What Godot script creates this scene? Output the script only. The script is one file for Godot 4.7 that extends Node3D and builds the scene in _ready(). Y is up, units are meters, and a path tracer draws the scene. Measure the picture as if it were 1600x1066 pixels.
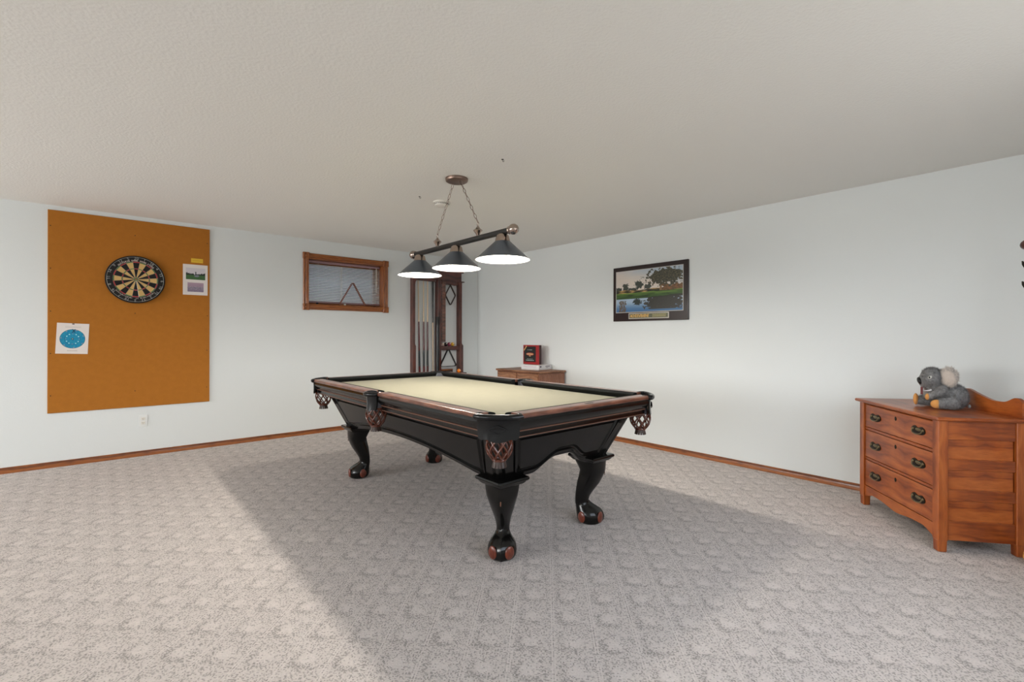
extends Node3D
# A basement games room: pool table under a three-shade lamp, cork board with dartboard, cue rack,
# chest of drawers with a plush koala.  Corner of the two visible walls is the origin; the room lies
# at x < 0, z > 0; y is up; metres.

const CEIL := 2.342
const ROOM_X := -10.0
const ROOM_Z := 6.4
const CELL := 0.1625                     # carpet pattern repeat

# ------------------------------------------------------------------ mesh builder
class MB:
	var t := PackedVector3Array()        # triangle soup, counter-clockwise seen from outside
	var xf := Transform3D()
	var crease := 38.0
	func clear_xf() -> void:
		xf = Transform3D()
	func tri(a: Vector3, b: Vector3, c: Vector3) -> void:
		t.append(xf * a); t.append(xf * b); t.append(xf * c)
	func q(a: Vector3, b: Vector3, c: Vector3, d: Vector3) -> void:
		tri(a, b, c); tri(a, c, d)
	func _soup(s: PackedVector3Array, mid: Vector3) -> void:
		# adds triangles, turned so that they face away from mid as a whole
		var total := 0.0
		for i in range(0, s.size(), 3):
			var n := (s[i + 1] - s[i]).cross(s[i + 2] - s[i])
			total += n.dot((s[i] + s[i + 1] + s[i + 2]) / 3.0 - mid)
		for i in range(0, s.size(), 3):
			if total >= 0.0:
				tri(s[i], s[i + 1], s[i + 2])
			else:
				tri(s[i], s[i + 2], s[i + 1])
	func grid(rows: Array, close_ring := true, caps := false) -> void:
		var s := PackedVector3Array()
		var mid := Vector3.ZERO
		var count := 0
		for r in rows:
			for p in r:
				mid += p
				count += 1
		mid /= float(count)
		for i in rows.size() - 1:
			var a: PackedVector3Array = rows[i]
			var b: PackedVector3Array = rows[i + 1]
			var m := a.size()
			for j in (m if close_ring else m - 1):
				var k := (j + 1) % m
				if not a[j].is_equal_approx(a[k]):
					s.append(a[j]); s.append(a[k]); s.append(b[k])
				if not b[j].is_equal_approx(b[k]):
					s.append(a[j]); s.append(b[k]); s.append(b[j])
		if caps:
			for e in 2:
				var r: PackedVector3Array = rows[0] if e == 0 else rows[rows.size() - 1]
				var c := Vector3.ZERO
				for p in r:
					c += p
				c /= float(r.size())
				for j in r.size():
					var k := (j + 1) % r.size()
					if e == 0:
						s.append(c); s.append(r[k]); s.append(r[j])
					else:
						s.append(c); s.append(r[j]); s.append(r[k])
		_soup(s, mid)
	func lathe(profile: Array, seg := 24, axis_caps := false) -> void:
		# profile: Vector2(radius, height) along y
		var rows := []
		for p in profile:
			var r := PackedVector3Array()
			for j in seg:
				var a := TAU * j / seg
				r.append(Vector3(p.x * cos(a), p.y, p.x * sin(a)))
			rows.append(r)
		grid(rows, true, axis_caps)
	func sheet_of_revolution(profile: Array, seg: int, outward: bool) -> void:
		# an open surface of revolution whose faces look away from (or towards) the axis
		for i in profile.size() - 1:
			var p: Vector2 = profile[i]
			var w: Vector2 = profile[i + 1]
			for j in seg:
				var a := TAU * j / seg
				var b := TAU * (j + 1) / seg
				var A := Vector3(p.x * cos(a), p.y, p.x * sin(a))
				var B := Vector3(p.x * cos(b), p.y, p.x * sin(b))
				var Cc := Vector3(w.x * cos(b), w.y, w.x * sin(b))
				var D := Vector3(w.x * cos(a), w.y, w.x * sin(a))
				var n := (B - A).cross(Cc - A)
				var mid := Vector3(cos((a + b) / 2), 0, sin((a + b) / 2))
				if (n.dot(mid) > 0.0) == outward:
					q(A, B, Cc, D)
				else:
					q(A, D, Cc, B)
	func ball(c: Vector3, r: Vector3, seg := 16, rings := 10) -> void:
		var rows := []
		for i in rings + 1:
			var e := PI * i / rings
			var row := PackedVector3Array()
			for j in seg:
				var a := TAU * j / seg
				row.append(c + Vector3(r.x * sin(e) * cos(a), r.y * cos(e), r.z * sin(e) * sin(a)))
			rows.append(row)
		grid(rows)
	func tube(path: Array, radius, seg := 8, closed := false, caps := true) -> void:
		var n := path.size()
		var rows := []
		var up := Vector3.ZERO
		for i in n:
			var d: Vector3
			if closed:
				d = path[(i + 1) % n] - path[(i - 1 + n) % n]
			else:
				d = path[mini(i + 1, n - 1)] - path[maxi(i - 1, 0)]
			d = d.normalized()
			if up == Vector3.ZERO:
				up = Vector3.UP if absf(d.y) < 0.9 else Vector3.RIGHT
			var side := d.cross(up).normalized()
			up = side.cross(d).normalized()
			var r: float = radius[i] if radius is Array else radius
			var row := PackedVector3Array()
			for j in seg:
				var a := TAU * j / seg
				row.append(path[i] + (side * cos(a) + up * sin(a)) * r)
			rows.append(row)
		if closed:
			rows.append(rows[0])
		# the ring order above gives outward faces for each segment: orient segment by segment
		for i in rows.size() - 1:
			var m: int = seg
			for j in m:
				var k := (j + 1) % m
				var A: Vector3 = rows[i][j]
				var B: Vector3 = rows[i][k]
				var C2: Vector3 = rows[i + 1][k]
				var D: Vector3 = rows[i + 1][j]
				var ctr: Vector3 = (path[i] + path[(i + 1) % n]) * 0.5
				var nn := (B - A).cross(C2 - A)
				if nn.dot((A + B + C2 + D) * 0.25 - ctr) >= 0.0:
					q(A, B, C2, D)
				else:
					q(A, D, C2, B)
		if caps and not closed:
			for e in 2:
				var row: PackedVector3Array = rows[0] if e == 0 else rows[n - 1]
				var c: Vector3 = path[0] if e == 0 else path[n - 1]
				var out: Vector3 = (path[0] - path[1]) if e == 0 else (path[n - 1] - path[n - 2])
				for j in seg:
					var k := (j + 1) % seg
					if (row[j] - c).cross(row[k] - c).dot(out) >= 0.0:
						tri(c, row[j], row[k])
					else:
						tri(c, row[k], row[j])
	func _face(pts: Array, mid: Vector3) -> void:
		var n: Vector3 = (pts[1] - pts[0]).cross(pts[2] - pts[0])
		var c := Vector3.ZERO
		for p in pts:
			c += p
		c /= float(pts.size())
		if n.dot(c - mid) < 0.0:
			pts.reverse()
		for i in range(1, pts.size() - 1):
			tri(pts[0], pts[i], pts[i + 1])
	func box(c: Vector3, s: Vector3, bevel := 0.0) -> void:
		var h := s * 0.5
		if bevel <= 0.0:
			for ax in 3:
				for sg in [-1.0, 1.0]:
					var u := (ax + 1) % 3
					var w := (ax + 2) % 3
					var pts := []
					for k in [[-1, -1], [1, -1], [1, 1], [-1, 1]]:
						var p := Vector3.ZERO
						p[ax] = sg * h[ax]; p[u] = k[0] * h[u]; p[w] = k[1] * h[w]
						pts.append(c + p)
					_face(pts, c)
			return
		var b := minf(bevel, minf(h.x, minf(h.y, h.z)) * 0.95)
		for ax in 3:
			var u := (ax + 1) % 3
			var w := (ax + 2) % 3
			for sg in [-1.0, 1.0]:
				var pts := []
				for k in [[-1, -1], [1, -1], [1, 1], [-1, 1]]:
					var p := Vector3.ZERO
					p[ax] = sg * h[ax]; p[u] = k[0] * (h[u] - b); p[w] = k[1] * (h[w] - b)
					pts.append(c + p)
				_face(pts, c)
			for s1 in [-1.0, 1.0]:
				for s2 in [-1.0, 1.0]:
					# edge along ax
					var pts := []
					for k in [[0, -1], [0, 1], [1, 1], [1, -1]]:
						var p := Vector3.ZERO
						p[ax] = k[1] * (h[ax] - b)
						if k[0] == 0:
							p[u] = s1 * h[u]; p[w] = s2 * (h[w] - b)
						else:
							p[u] = s1 * (h[u] - b); p[w] = s2 * h[w]
						pts.append(c + p)
					_face(pts, c)
		for sx in [-1.0, 1.0]:
			for sy in [-1.0, 1.0]:
				for sz in [-1.0, 1.0]:
					_face([c + Vector3(sx * h.x, sy * (h.y - b), sz * (h.z - b)), c + Vector3(sx * (h.x - b), sy * h.y, sz * (h.z - b)), c + Vector3(sx * (h.x - b), sy * (h.y - b), sz * h.z)], c)
	func extrude(poly: PackedVector2Array, z0: float, z1: float, k0 := 0.0, k1 := 0.0) -> void:
		# poly in (x, y), extruded along z; k0, k1 shear the two ends by x (mitres)
		var p := poly
		if Geometry2D.is_polygon_clockwise(p):
			p = p.duplicate()
			p.reverse()
		var n := p.size()
		for i in n:
			var j := (i + 1) % n
			q(Vector3(p[i].x, p[i].y, z0 + k0 * p[i].x), Vector3(p[j].x, p[j].y, z0 + k0 * p[j].x), Vector3(p[j].x, p[j].y, z1 + k1 * p[j].x), Vector3(p[i].x, p[i].y, z1 + k1 * p[i].x))
		var tr := Geometry2D.triangulate_polygon(p)
		for i in range(0, tr.size(), 3):
			var a := p[tr[i]]
			var b := p[tr[i + 1]]
			var c := p[tr[i + 2]]
			if (b - a).cross(c - a) < 0.0:
				var s := b
				b = c
				c = s
			tri(Vector3(a.x, a.y, z1 + k1 * a.x), Vector3(b.x, b.y, z1 + k1 * b.x), Vector3(c.x, c.y, z1 + k1 * c.x))
			tri(Vector3(a.x, a.y, z0 + k0 * a.x), Vector3(c.x, c.y, z0 + k0 * c.x), Vector3(b.x, b.y, z0 + k0 * b.x))
	func append_mesh(m: Mesh, x: Transform3D) -> void:
		# text and other ready meshes: their triangles run clockwise
		for s in m.get_surface_count():
			var arr := m.surface_get_arrays(s)
			var vv: PackedVector3Array = arr[Mesh.ARRAY_VERTEX]
			var ii = arr[Mesh.ARRAY_INDEX]
			if ii == null or ii.size() == 0:
				ii = PackedInt32Array(range(vv.size()))
			for i in range(0, ii.size(), 3):
				tri(x * vv[ii[i]], x * vv[ii[i + 2]], x * vv[ii[i + 1]])
	func commit(paint = null) -> ArrayMesh:
		var nt := t.size() / 3
		var fn := PackedVector3Array()
		fn.resize(nt)
		var near := {}
		for i in nt:
			fn[i] = (t[i * 3 + 1] - t[i * 3]).cross(t[i * 3 + 2] - t[i * 3])
			for k in 3:
				var p := t[i * 3 + k] * 20000.0
				var key := Vector3i(roundi(p.x), roundi(p.y), roundi(p.z))
				if near.has(key):
					near[key].append(i)
				else:
					near[key] = PackedInt32Array([i])
		var lim := cos(deg_to_rad(crease))
		var un := PackedVector3Array()
		un.resize(nt)
		for i in nt:
			un[i] = fn[i].normalized()
		var vs := PackedVector3Array()
		var ns := PackedVector3Array()
		var cs := PackedColorArray()
		vs.resize(nt * 3)
		ns.resize(nt * 3)
		var o := 0
		for i in nt:
			for k in [0, 2, 1]:
				var v := t[i * 3 + k]
				var p := v * 20000.0
				var key := Vector3i(roundi(p.x), roundi(p.y), roundi(p.z))
				var n := Vector3.ZERO
				for f in near[key]:
					if un[f].dot(un[i]) >= lim:
						n += fn[f]
				if n.length_squared() < 1e-24:
					n = un[i]
				vs[o] = v
				ns[o] = n.normalized()
				if paint != null:
					cs.append(paint.call(v, ns[o]))
				o += 1
		var arr := []
		arr.resize(Mesh.ARRAY_MAX)
		arr[Mesh.ARRAY_VERTEX] = vs
		arr[Mesh.ARRAY_NORMAL] = ns
		if paint != null:
			arr[Mesh.ARRAY_COLOR] = cs
		var m := ArrayMesh.new()
		m.add_surface_from_arrays(Mesh.PRIMITIVE_TRIANGLES, arr)
		return m

# ------------------------------------------------------------------ scene helpers
var M := {}
var taken := {}
var rng := RandomNumberGenerator.new()

func numbered(called: String) -> String:
	if not taken.has(called):
		taken[called] = 0
		return called
	taken[called] += 1
	return "%s_%03d" % [called, taken[called]]

func tag(o: Node, label: String, category: String, group := "") -> void:
	o.set_meta("label", label)
	o.set_meta("category", category)
	if group != "":
		o.set_meta("group", group)

func thing(called: String, label: String, category: String, at := Vector3.ZERO, turn := 0.0, group := "") -> Node3D:
	var o := Node3D.new()
	o.name = numbered(called)
	add_child(o)
	o.position = at
	o.rotation.y = turn
	tag(o, label, category, group)
	return o

func part(parent: Node, called: String, mesh: Mesh, mat: Material, at := Vector3.ZERO, label := "") -> MeshInstance3D:
	var o := MeshInstance3D.new()
	o.name = called
	o.mesh = mesh
	o.material_override = null
	for s in mesh.get_surface_count():
		o.set_surface_override_material(s, mat)
	parent.add_child(o, true)
	o.position = at
	if label != "":
		o.set_meta("label", label)
	return o

func struct(called: String, mesh: Mesh, mat: Material, parent: Node = self) -> MeshInstance3D:
	var o := part(parent, called, mesh, mat)
	if parent == self:
		o.set_meta("kind", "structure")
	return o

func boxm(s: Vector3, bevel := 0.002, c := Vector3.ZERO) -> ArrayMesh:
	var b := MB.new()
	b.box(c, s, bevel)
	return b.commit()

func tubem(path: Array, r, seg := 8, closed := false) -> ArrayMesh:
	var b := MB.new()
	b.crease = 60.0
	b.tube(path, r, seg, closed)
	return b.commit()

func lathem(profile: Array, seg := 24, caps := false, crease := 38.0) -> ArrayMesh:
	var b := MB.new()
	b.crease = crease
	b.lathe(profile, seg, caps)
	return b.commit()

func flat_print(parent: Node, called: String, w: float, h: float, tex: Texture2D, at: Vector3, rough := 0.6, turn := 0.0) -> MeshInstance3D:
	var qm := QuadMesh.new()
	qm.size = Vector2(w, h)
	var m := StandardMaterial3D.new()
	m.albedo_texture = tex
	m.roughness = rough
	m.texture_repeat = false
	var o := part(parent, called, qm, m, at)
	o.rotation.y = turn
	return o

# ------------------------------------------------------------------ materials
func plain(c: Color, rough: float, metal := 0.0, spec := 0.5) -> StandardMaterial3D:
	var m := StandardMaterial3D.new()
	m.albedo_color = c
	m.roughness = rough
	m.metallic = metal
	m.metallic_specular = spec
	return m

func fnoise(s: int, freq: float, oct := 3) -> FastNoiseLite:
	var f := FastNoiseLite.new()
	f.seed = s
	f.noise_type = FastNoiseLite.TYPE_SIMPLEX_SMOOTH
	f.frequency = freq
	f.fractal_octaves = oct
	return f

func image_tex(im: Image) -> ImageTexture:
	return ImageTexture.create_from_image(im)

func wood_image(s: int, dark: Color, mid: Color, light: Color, along_v: bool, fine := 1.0, n := 384) -> Image:
	# boards with long figure, pores and slow bands; the grain runs along u (or v)
	var data := PackedByteArray()
	data.resize(n * n * 3)
	var a := fnoise(s, 1.0, 4)
	var b := fnoise(s + 7, 1.0, 2)
	var k := 0
	for y in n:
		for x in n:
			var l := float(y if along_v else x) / n
			var c := float(x if along_v else y) / n
			l = absf(l * 2.0 - 1.0) * 0.5      # folded, so that the picture tiles without a seam
			c = absf(c * 2.0 - 1.0) * 0.5 + 0.03 * sin(c * TAU)
			var warp := 0.05 * b.get_noise_2d(l * 2.0, c * 2.5)
			var rings := a.get_noise_2d(l * 1.2, (c + warp) * 11.0 * fine)
			var pores := b.get_noise_2d(l * 9.0, c * 120.0 * fine)
			var slow := a.get_noise_2d(l * 2.2 + 40.0, c * 3.0 + 9.0)
			var f := 0.5 + 0.75 * rings + 0.35 * slow
			var col := dark.lerp(mid, clampf(f * 2.0, 0, 1)) if f < 0.5 else mid.lerp(light, clampf(f * 2.0 - 1.0, 0, 1))
			var pd := 1.0 - 0.16 * maxf(0.0, pores)
			data[k] = int(clampf(col.r * pd, 0, 1) * 255.0)
			data[k + 1] = int(clampf(col.g * pd, 0, 1) * 255.0)
			data[k + 2] = int(clampf(col.b * pd, 0, 1) * 255.0)
			k += 3
	return Image.create_from_data(n, n, false, Image.FORMAT_RGB8, data)

func wood(s: int, dark: Color, mid: Color, light: Color, along_v: bool, rough := 0.35, size := 0.6, coat := 0.0, fine := 1.0) -> StandardMaterial3D:
	var m := StandardMaterial3D.new()
	m.albedo_texture = image_tex(wood_image(s, dark, mid, light, along_v, fine))
	m.uv1_triplanar = true
	m.uv1_triplanar_sharpness = 8.0
	m.uv1_scale = Vector3.ONE / size
	m.uv1_offset = Vector3(0.37, 0.21, 0.13)
	m.roughness = rough
	if coat > 0.0:
		m.clearcoat_enabled = true
		m.clearcoat = coat
		m.clearcoat_roughness = 0.12
	return m

func noise_bump(m: StandardMaterial3D, s: int, freq: float, size: float, depth_cm: float, oct := 3) -> void:
	var nt := NoiseTexture2D.new()
	nt.width = 512
	nt.height = 512
	nt.seamless = true
	nt.noise = fnoise(s, freq, oct)
	m.heightmap_enabled = true
	m.heightmap_texture = nt
	m.heightmap_scale = depth_cm
	m.uv1_triplanar = true
	m.uv1_world_triplanar = true
	m.uv1_scale = Vector3.ONE / size

func speckle(s: int, base: Color, spread: float, n := 512, freq := 0.35, dots := 0.0, dot_col := Color.BLACK) -> ImageTexture:
	var im := Image.create_empty(n, n, false, Image.FORMAT_RGB8)
	var a := fnoise(s, freq, 2)
	var b := fnoise(s + 3, 0.012, 3)
	var r := RandomNumberGenerator.new()
	r.seed = s
	for y in n:
		for x in n:
			var f := 1.0 + spread * a.get_noise_2d(x, y) + spread * 0.25 * b.get_noise_2d(x, y) + spread * 0.5 * (r.randf() - 0.5)
			var c := Color(base.r * f, base.g * f, base.b * f)
			if dots > 0.0 and r.randf() < dots:
				c = c.lerp(dot_col, 0.6)
			im.set_pixel(x, y, c)
	return image_tex(im)

func make_materials() -> void:
	var wall := plain(Color(0.866, 0.882, 0.882), 0.75, 0.0, 0.35)
	noise_bump(wall, 11, 0.06, 0.5, 0.025)
	M.wall = wall
	var ce := plain(Color(0.925, 0.922, 0.906), 0.9, 0.0, 0.2)
	noise_bump(ce, 12, 0.05, 0.5, 0.09, 4)
	M.ceiling = ce
	M.black = plain(Color(0.050, 0.047, 0.045), 0.17, 0.0, 0.42)
	M.rub = plain(Color(0.42, 0.27, 0.20), 0.4)            # the lacquer is rubbed through to the wood
	M.rail = wood(21, Color(0.30, 0.165, 0.125), Color(0.47, 0.295, 0.225), Color(0.58, 0.385, 0.30), false, 0.28, 0.5, 0.5)
	M.toe = wood(22, Color(0.25, 0.08, 0.04), Color(0.42, 0.17, 0.10), Color(0.52, 0.24, 0.14), true, 0.3, 0.1, 0.4)
	M.leather = plain(Color(0.070, 0.073, 0.079), 0.16, 0.0, 0.40)
	noise_bump(M.leather, 31, 0.09, 0.12, 0.012)
	M.net = plain(Color(0.33, 0.145, 0.08), 0.2, 0.0, 0.6)
	M.fringe = plain(Color(0.22, 0.15, 0.12), 0.45)
	M.liner = plain(Color(0.30, 0.31, 0.34), 0.4)
	M.cushion = plain(Color(0.062, 0.070, 0.070), 0.8, 0.0, 0.3)
	var cloth := plain(Color(1, 1, 1), 0.9, 0.0, 0.2)
	cloth.albedo_texture = speckle(41, Color(0.50, 0.488, 0.424), 0.05, 256, 0.4)
	cloth.uv1_triplanar = true
	cloth.uv1_scale = Vector3.ONE / 0.3
	cloth.rim_enabled = true
	cloth.rim = 0.2
	M.cloth = cloth
	M.nickel = plain(Color(0.66, 0.60, 0.56), 0.16, 1.0)
	M.nickel_brushed = plain(Color(0.55, 0.47, 0.43), 0.38, 1.0)
	M.shade = plain(Color(0.40, 0.43, 0.47), 0.34, 0.8, 0.5)
	M.enamel = plain(Color(0.80, 0.80, 0.79), 0.5)
	M.bar = plain(Color(0.075, 0.078, 0.078), 0.42)
	M.white_plastic = plain(Color(0.88, 0.87, 0.84), 0.45)
	M.dark = plain(Color(0.03, 0.03, 0.03), 0.6)
	var cork := plain(Color(1, 1, 1), 0.85, 0.0, 0.25)
	cork.albedo_texture = speckle(51, Color(0.665, 0.425, 0.165), 0.10, 512, 0.42, 0.01, Color(0.40, 0.22, 0.06))
	cork.uv1_triplanar = true
	cork.uv1_scale = Vector3.ONE / 0.45
	M.cork = cork
	M.oak = wood(61, Color(0.38, 0.19, 0.07), Color(0.57, 0.32, 0.13), Color(0.67, 0.41, 0.19), false, 0.35, 0.55, 0.25, 1.6)
	M.oak_v = wood(62, Color(0.38, 0.19, 0.07), Color(0.57, 0.32, 0.13), Color(0.67, 0.41, 0.19), true, 0.35, 0.55, 0.25, 1.6)
	M.cherry = wood(71, Color(0.45, 0.195, 0.07), Color(0.625, 0.315, 0.12), Color(0.70, 0.385, 0.165), false, 0.33, 0.7, 0.2, 0.8)
	M.cherry_v = wood(72, Color(0.45, 0.195, 0.07), Color(0.625, 0.315, 0.12), Color(0.70, 0.385, 0.165), true, 0.33, 0.7, 0.2, 0.8)
	M.mahogany = wood(81, Color(0.20, 0.09, 0.072), Color(0.345, 0.165, 0.13), Color(0.42, 0.215, 0.17), false, 0.3, 0.5, 0.4)
	M.mahogany_v = wood(82, Color(0.20, 0.09, 0.072), Color(0.345, 0.165, 0.13), Color(0.42, 0.215, 0.17), true, 0.3, 0.5, 0.4)
	M.walnut = wood(91, Color(0.34, 0.20, 0.13), Color(0.54, 0.37, 0.26), Color(0.64, 0.46, 0.34), false, 0.5, 0.5, 0.0, 1.4)
	M.walnut_v = wood(92, Color(0.32, 0.19, 0.13), Color(0.50, 0.33, 0.25), Color(0.60, 0.42, 0.33), true, 0.5, 0.4, 0.0, 2.2)
	M.bronze = plain(Color(0.50, 0.45, 0.34), 0.34, 0.85)
	M.bronze_dark = plain(Color(0.15, 0.125, 0.09), 0.42, 0.6)
	M.glass = plain(Color(0.93, 0.96, 0.97, 0.08), 0.02)
	M.glass.transparency = BaseMaterial3D.TRANSPARENCY_ALPHA

# ------------------------------------------------------------------ scene
const BULB_COLOR := Color(1.0, 0.965, 0.91)
const BULB_ENERGY := 0.97
const DAY_COLOR := Color(1.0, 0.992, 0.978)
const SIDE_DAY := 4.8
const SIDE_DAY_2 := 1.2
const REAR_DAY := 0.42
const EXPOSURE := 1.0

func window_light(at: Vector3, turn: float, w: float, h: float, e: float) -> void:
	var a := AreaLight3D.new()
	a.name = "window_daylight"
	a.area_size = Vector2(w, h)
	a.area_normalize_energy = false
	a.light_color = DAY_COLOR
	a.light_energy = e
	a.area_range = 14.0
	a.area_attenuation = 2.0
	a.shadow_enabled = true
	add_child(a, true)
	a.position = at
	a.rotation.y = turn

func _ready() -> void:
	# camera: level, lens shifted down a little, a hair of roll
	var cam := Camera3D.new()
	cam.name = "camera"
	cam.projection = Camera3D.PROJECTION_FRUSTUM
	cam.near = 0.05
	cam.far = 100.0
	cam.size = 0.05 * 1066.0 / 736.79
	cam.frustum_offset = Vector2(-1.1, -7.93) * 0.05 / 736.79
	cam.position = Vector3(-4.3952, 1.18485, 5.8766)
	cam.rotation_degrees = Vector3(0, -41.016, 0.126)
	add_child(cam)
	cam.current = true
	# environment
	var env := Environment.new()
	env.background_mode = Environment.BG_SKY
	var sm := ProceduralSkyMaterial.new()
	sm.sky_top_color = Color(0.74, 0.80, 0.88)
	sm.sky_horizon_color = Color(0.86, 0.88, 0.90)
	sm.ground_bottom_color = Color(0.30, 0.29, 0.27)
	sm.ground_horizon_color = Color(0.60, 0.61, 0.60)
	sm.sky_energy_multiplier = 2.2
	var sky := Sky.new()
	sky.sky_material = sm
	env.sky = sky
	env.tonemap_mode = Environment.TONE_MAPPER_LINEAR
	env.tonemap_exposure = EXPOSURE
	env.sdfgi_enabled = true
	env.ssao_enabled = true
	env.ssil_enabled = true
	var we := WorldEnvironment.new()
	we.name = "world"
	we.environment = env
	add_child(we)
	# daylight from the windows behind the camera, each light just inside its panes
	window_light(Vector3(ROOM_X + 0.02, 1.40, 1.70), -PI / 2, 2.4, 1.4, SIDE_DAY)
	window_light(Vector3(ROOM_X + 0.02, 1.40, 4.70), -PI / 2, 2.4, 1.4, SIDE_DAY_2)
	window_light(Vector3(-2.50, 1.425, ROOM_Z - 0.02), 0.0, 2.2, 1.2, REAR_DAY)

	make_materials()
	M.cherry_z = M.cherry
	M.cherry_z2 = M.cherry.duplicate()
	M.cherry_z2.uv1_offset = Vector3(0.1, 0.63, 0.55)
	M.cherry_z2.uv1_scale = Vector3.ONE / 0.5
	build_shell()
	build_floor()
	build_window()
	far_window("window_2", 0, ROOM_X, 1.0, 0.4, 3.0, 0.6, 2.2)
	far_window("window_3", 0, ROOM_X, 1.0, 3.4, 6.0, 0.6, 2.2)
	far_window("window_4", 2, ROOM_Z, -1.0, -3.7, -1.3, 0.75, 2.1)
	build_table()
	build_lamp()
	build_dresser()
	build_side_cabinet()
	build_cork_board()
	build_picture()
	build_cue_rack()
	build_blind()
	build_dartboard()
	build_koala()
	build_pinned_papers()
	build_edge_things()
	build_outlet()
	build_ceiling_bits()

# ------------------------------------------------------------------ carpet
func carpet_material() -> StandardMaterial3D:
	# loop pile in a diamond lattice, drawn loop by loop: pale squares, dark flecks gathered beside two
	# of their sides, fine pale ribs between the cells.  Four by four cells to the picture.
	var n := 1024
	var loops := 128
	var per := loops / 4
	var px := n / loops
	var data := PackedByteArray()
	data.resize(n * n * 3)
	var high := PackedByteArray()
	high.resize(n * n)
	var r := RandomNumberGenerator.new()
	r.seed = 5
	var dome := PackedFloat32Array()
	for y in px:
		for x in px:
			var d := Vector2(x - 3.5, y - 3.5).length() / 5.2
			dome.append(clampf(1.0 - d * d, 0.0, 1.0))
	for ty in loops:
		for tx in loops:
			var du := (tx % per + 0.5) / per - 0.5
			var dv := (ty % per + 0.5) / per - 0.5
			var square := exp(-pow(du / 0.20, 4) - pow(dv / 0.20, 4))
			var ell := exp(-pow((du + 0.27) / 0.10, 2) - pow(dv / 0.26, 4))
			ell = clampf(ell + exp(-pow((dv - 0.26) / 0.10, 2) - pow((du + 0.04) / 0.28, 4)), 0.0, 1.0)
			var rib := 0.0
			if tx % per == 0 or tx % per == 2:
				rib = 1.0
			elif tx % per == 1 or tx % per == per - 1:
				rib = -0.5
			var fleck := 0.29 + 0.24 * ell - 0.21 * square - 0.20 * rib
			var tone := 0.81 + 0.020 * square - 0.024 * ell + 0.020 * rib + 0.05 * (r.randf() - 0.5)
			var h := 0.72 + 0.16 * (r.randf() - 0.5)
			if r.randf() < fleck:
				tone -= 0.07 + 0.13 * r.randf()
				h -= 0.20
			for y in px:
				var o := ((ty * px + y) * n + tx * px)
				for x in px:
					var d := dome[y * px + x]
					high[o + x] = int(clampf(h * (0.4 + 0.6 * d), 0, 1) * 255.0)
					var c := clampf(tone, 0, 1)
					var k := (o + x) * 3
					data[k] = int(c * 255.0)
					data[k + 1] = int(c * 0.962 * 255.0)
					data[k + 2] = int(c * 0.942 * 255.0)
	var m := StandardMaterial3D.new()
	m.albedo_texture = image_tex(Image.create_from_data(n, n, false, Image.FORMAT_RGB8, data))
	m.roughness = 0.95
	m.metallic_specular = 0.15
	m.heightmap_enabled = true
	m.heightmap_texture = image_tex(Image.create_from_data(n, n, false, Image.FORMAT_L8, high))
	m.heightmap_scale = 0.28
	return m

func build_floor() -> void:
	var st := SurfaceTool.new()
	st.begin(Mesh.PRIMITIVE_TRIANGLES)
	var s := 4.0 * CELL
	var pts := [Vector3(ROOM_X - 0.2, 0, -0.2), Vector3(0.2, 0, -0.2), Vector3(0.2, 0, ROOM_Z + 0.2), Vector3(ROOM_X - 0.2, 0, ROOM_Z + 0.2)]
	var add := func(p: Vector3, nn: Vector3):
		st.set_normal(nn)
		st.set_uv(Vector2((p.x + p.z) / sqrt(2.0) / s + 0.10, (p.z - p.x) / sqrt(2.0) / s + 0.02))
		st.add_vertex(p)
	for i in [0, 1, 2, 0, 2, 3]:
		add.call(pts[i], Vector3.UP)
	var lo := Vector3(0, -0.2, 0)
	for i in [0, 2, 1, 0, 3, 2]:
		add.call(pts[i] + lo, Vector3.DOWN)
	for e in 4:
		var a: Vector3 = pts[e]
		var b: Vector3 = pts[(e + 1) % 4]
		var nn := (b - a).cross(Vector3.UP).normalized()
		for v in [a, b + lo, b, a, a + lo, b + lo]:
			add.call(v, nn)
	var o := struct("floor", st.commit(), carpet_material())
	o.set_meta("label", "grey loop-pile carpet with a pale diamond lattice pattern")

# ------------------------------------------------------------------ shell
func wall_with_openings(called: String, axis: int, at: float, thick: float, lo: float, hi: float, holes: Array) -> void:
	# axis 0: wall in the plane x = at, spans z; axis 2: plane z = at, spans x.  holes: [a0, a1, y0, y1]
	var b := MB.new()
	var add := func(a0: float, a1: float, y0: float, y1: float):
		if a1 - a0 < 0.001 or y1 - y0 < 0.001:
			return
		var c := Vector3(at + thick / 2, (y0 + y1) / 2, (a0 + a1) / 2)
		var s := Vector3(absf(thick), y1 - y0, a1 - a0)
		if axis == 2:
			c = Vector3((a0 + a1) / 2, (y0 + y1) / 2, at + thick / 2)
			s = Vector3(a1 - a0, y1 - y0, absf(thick))
		b.box(c, s)
	var at_a := lo
	for h in holes:
		add.call(at_a, h[0], 0.0, CEIL)
		add.call(h[0], h[1], 0.0, h[2])
		add.call(h[0], h[1], h[3], CEIL)
		at_a = h[1]
	add.call(at_a, hi, 0.0, CEIL)
	struct(called, b.commit(), M.wall)

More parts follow.
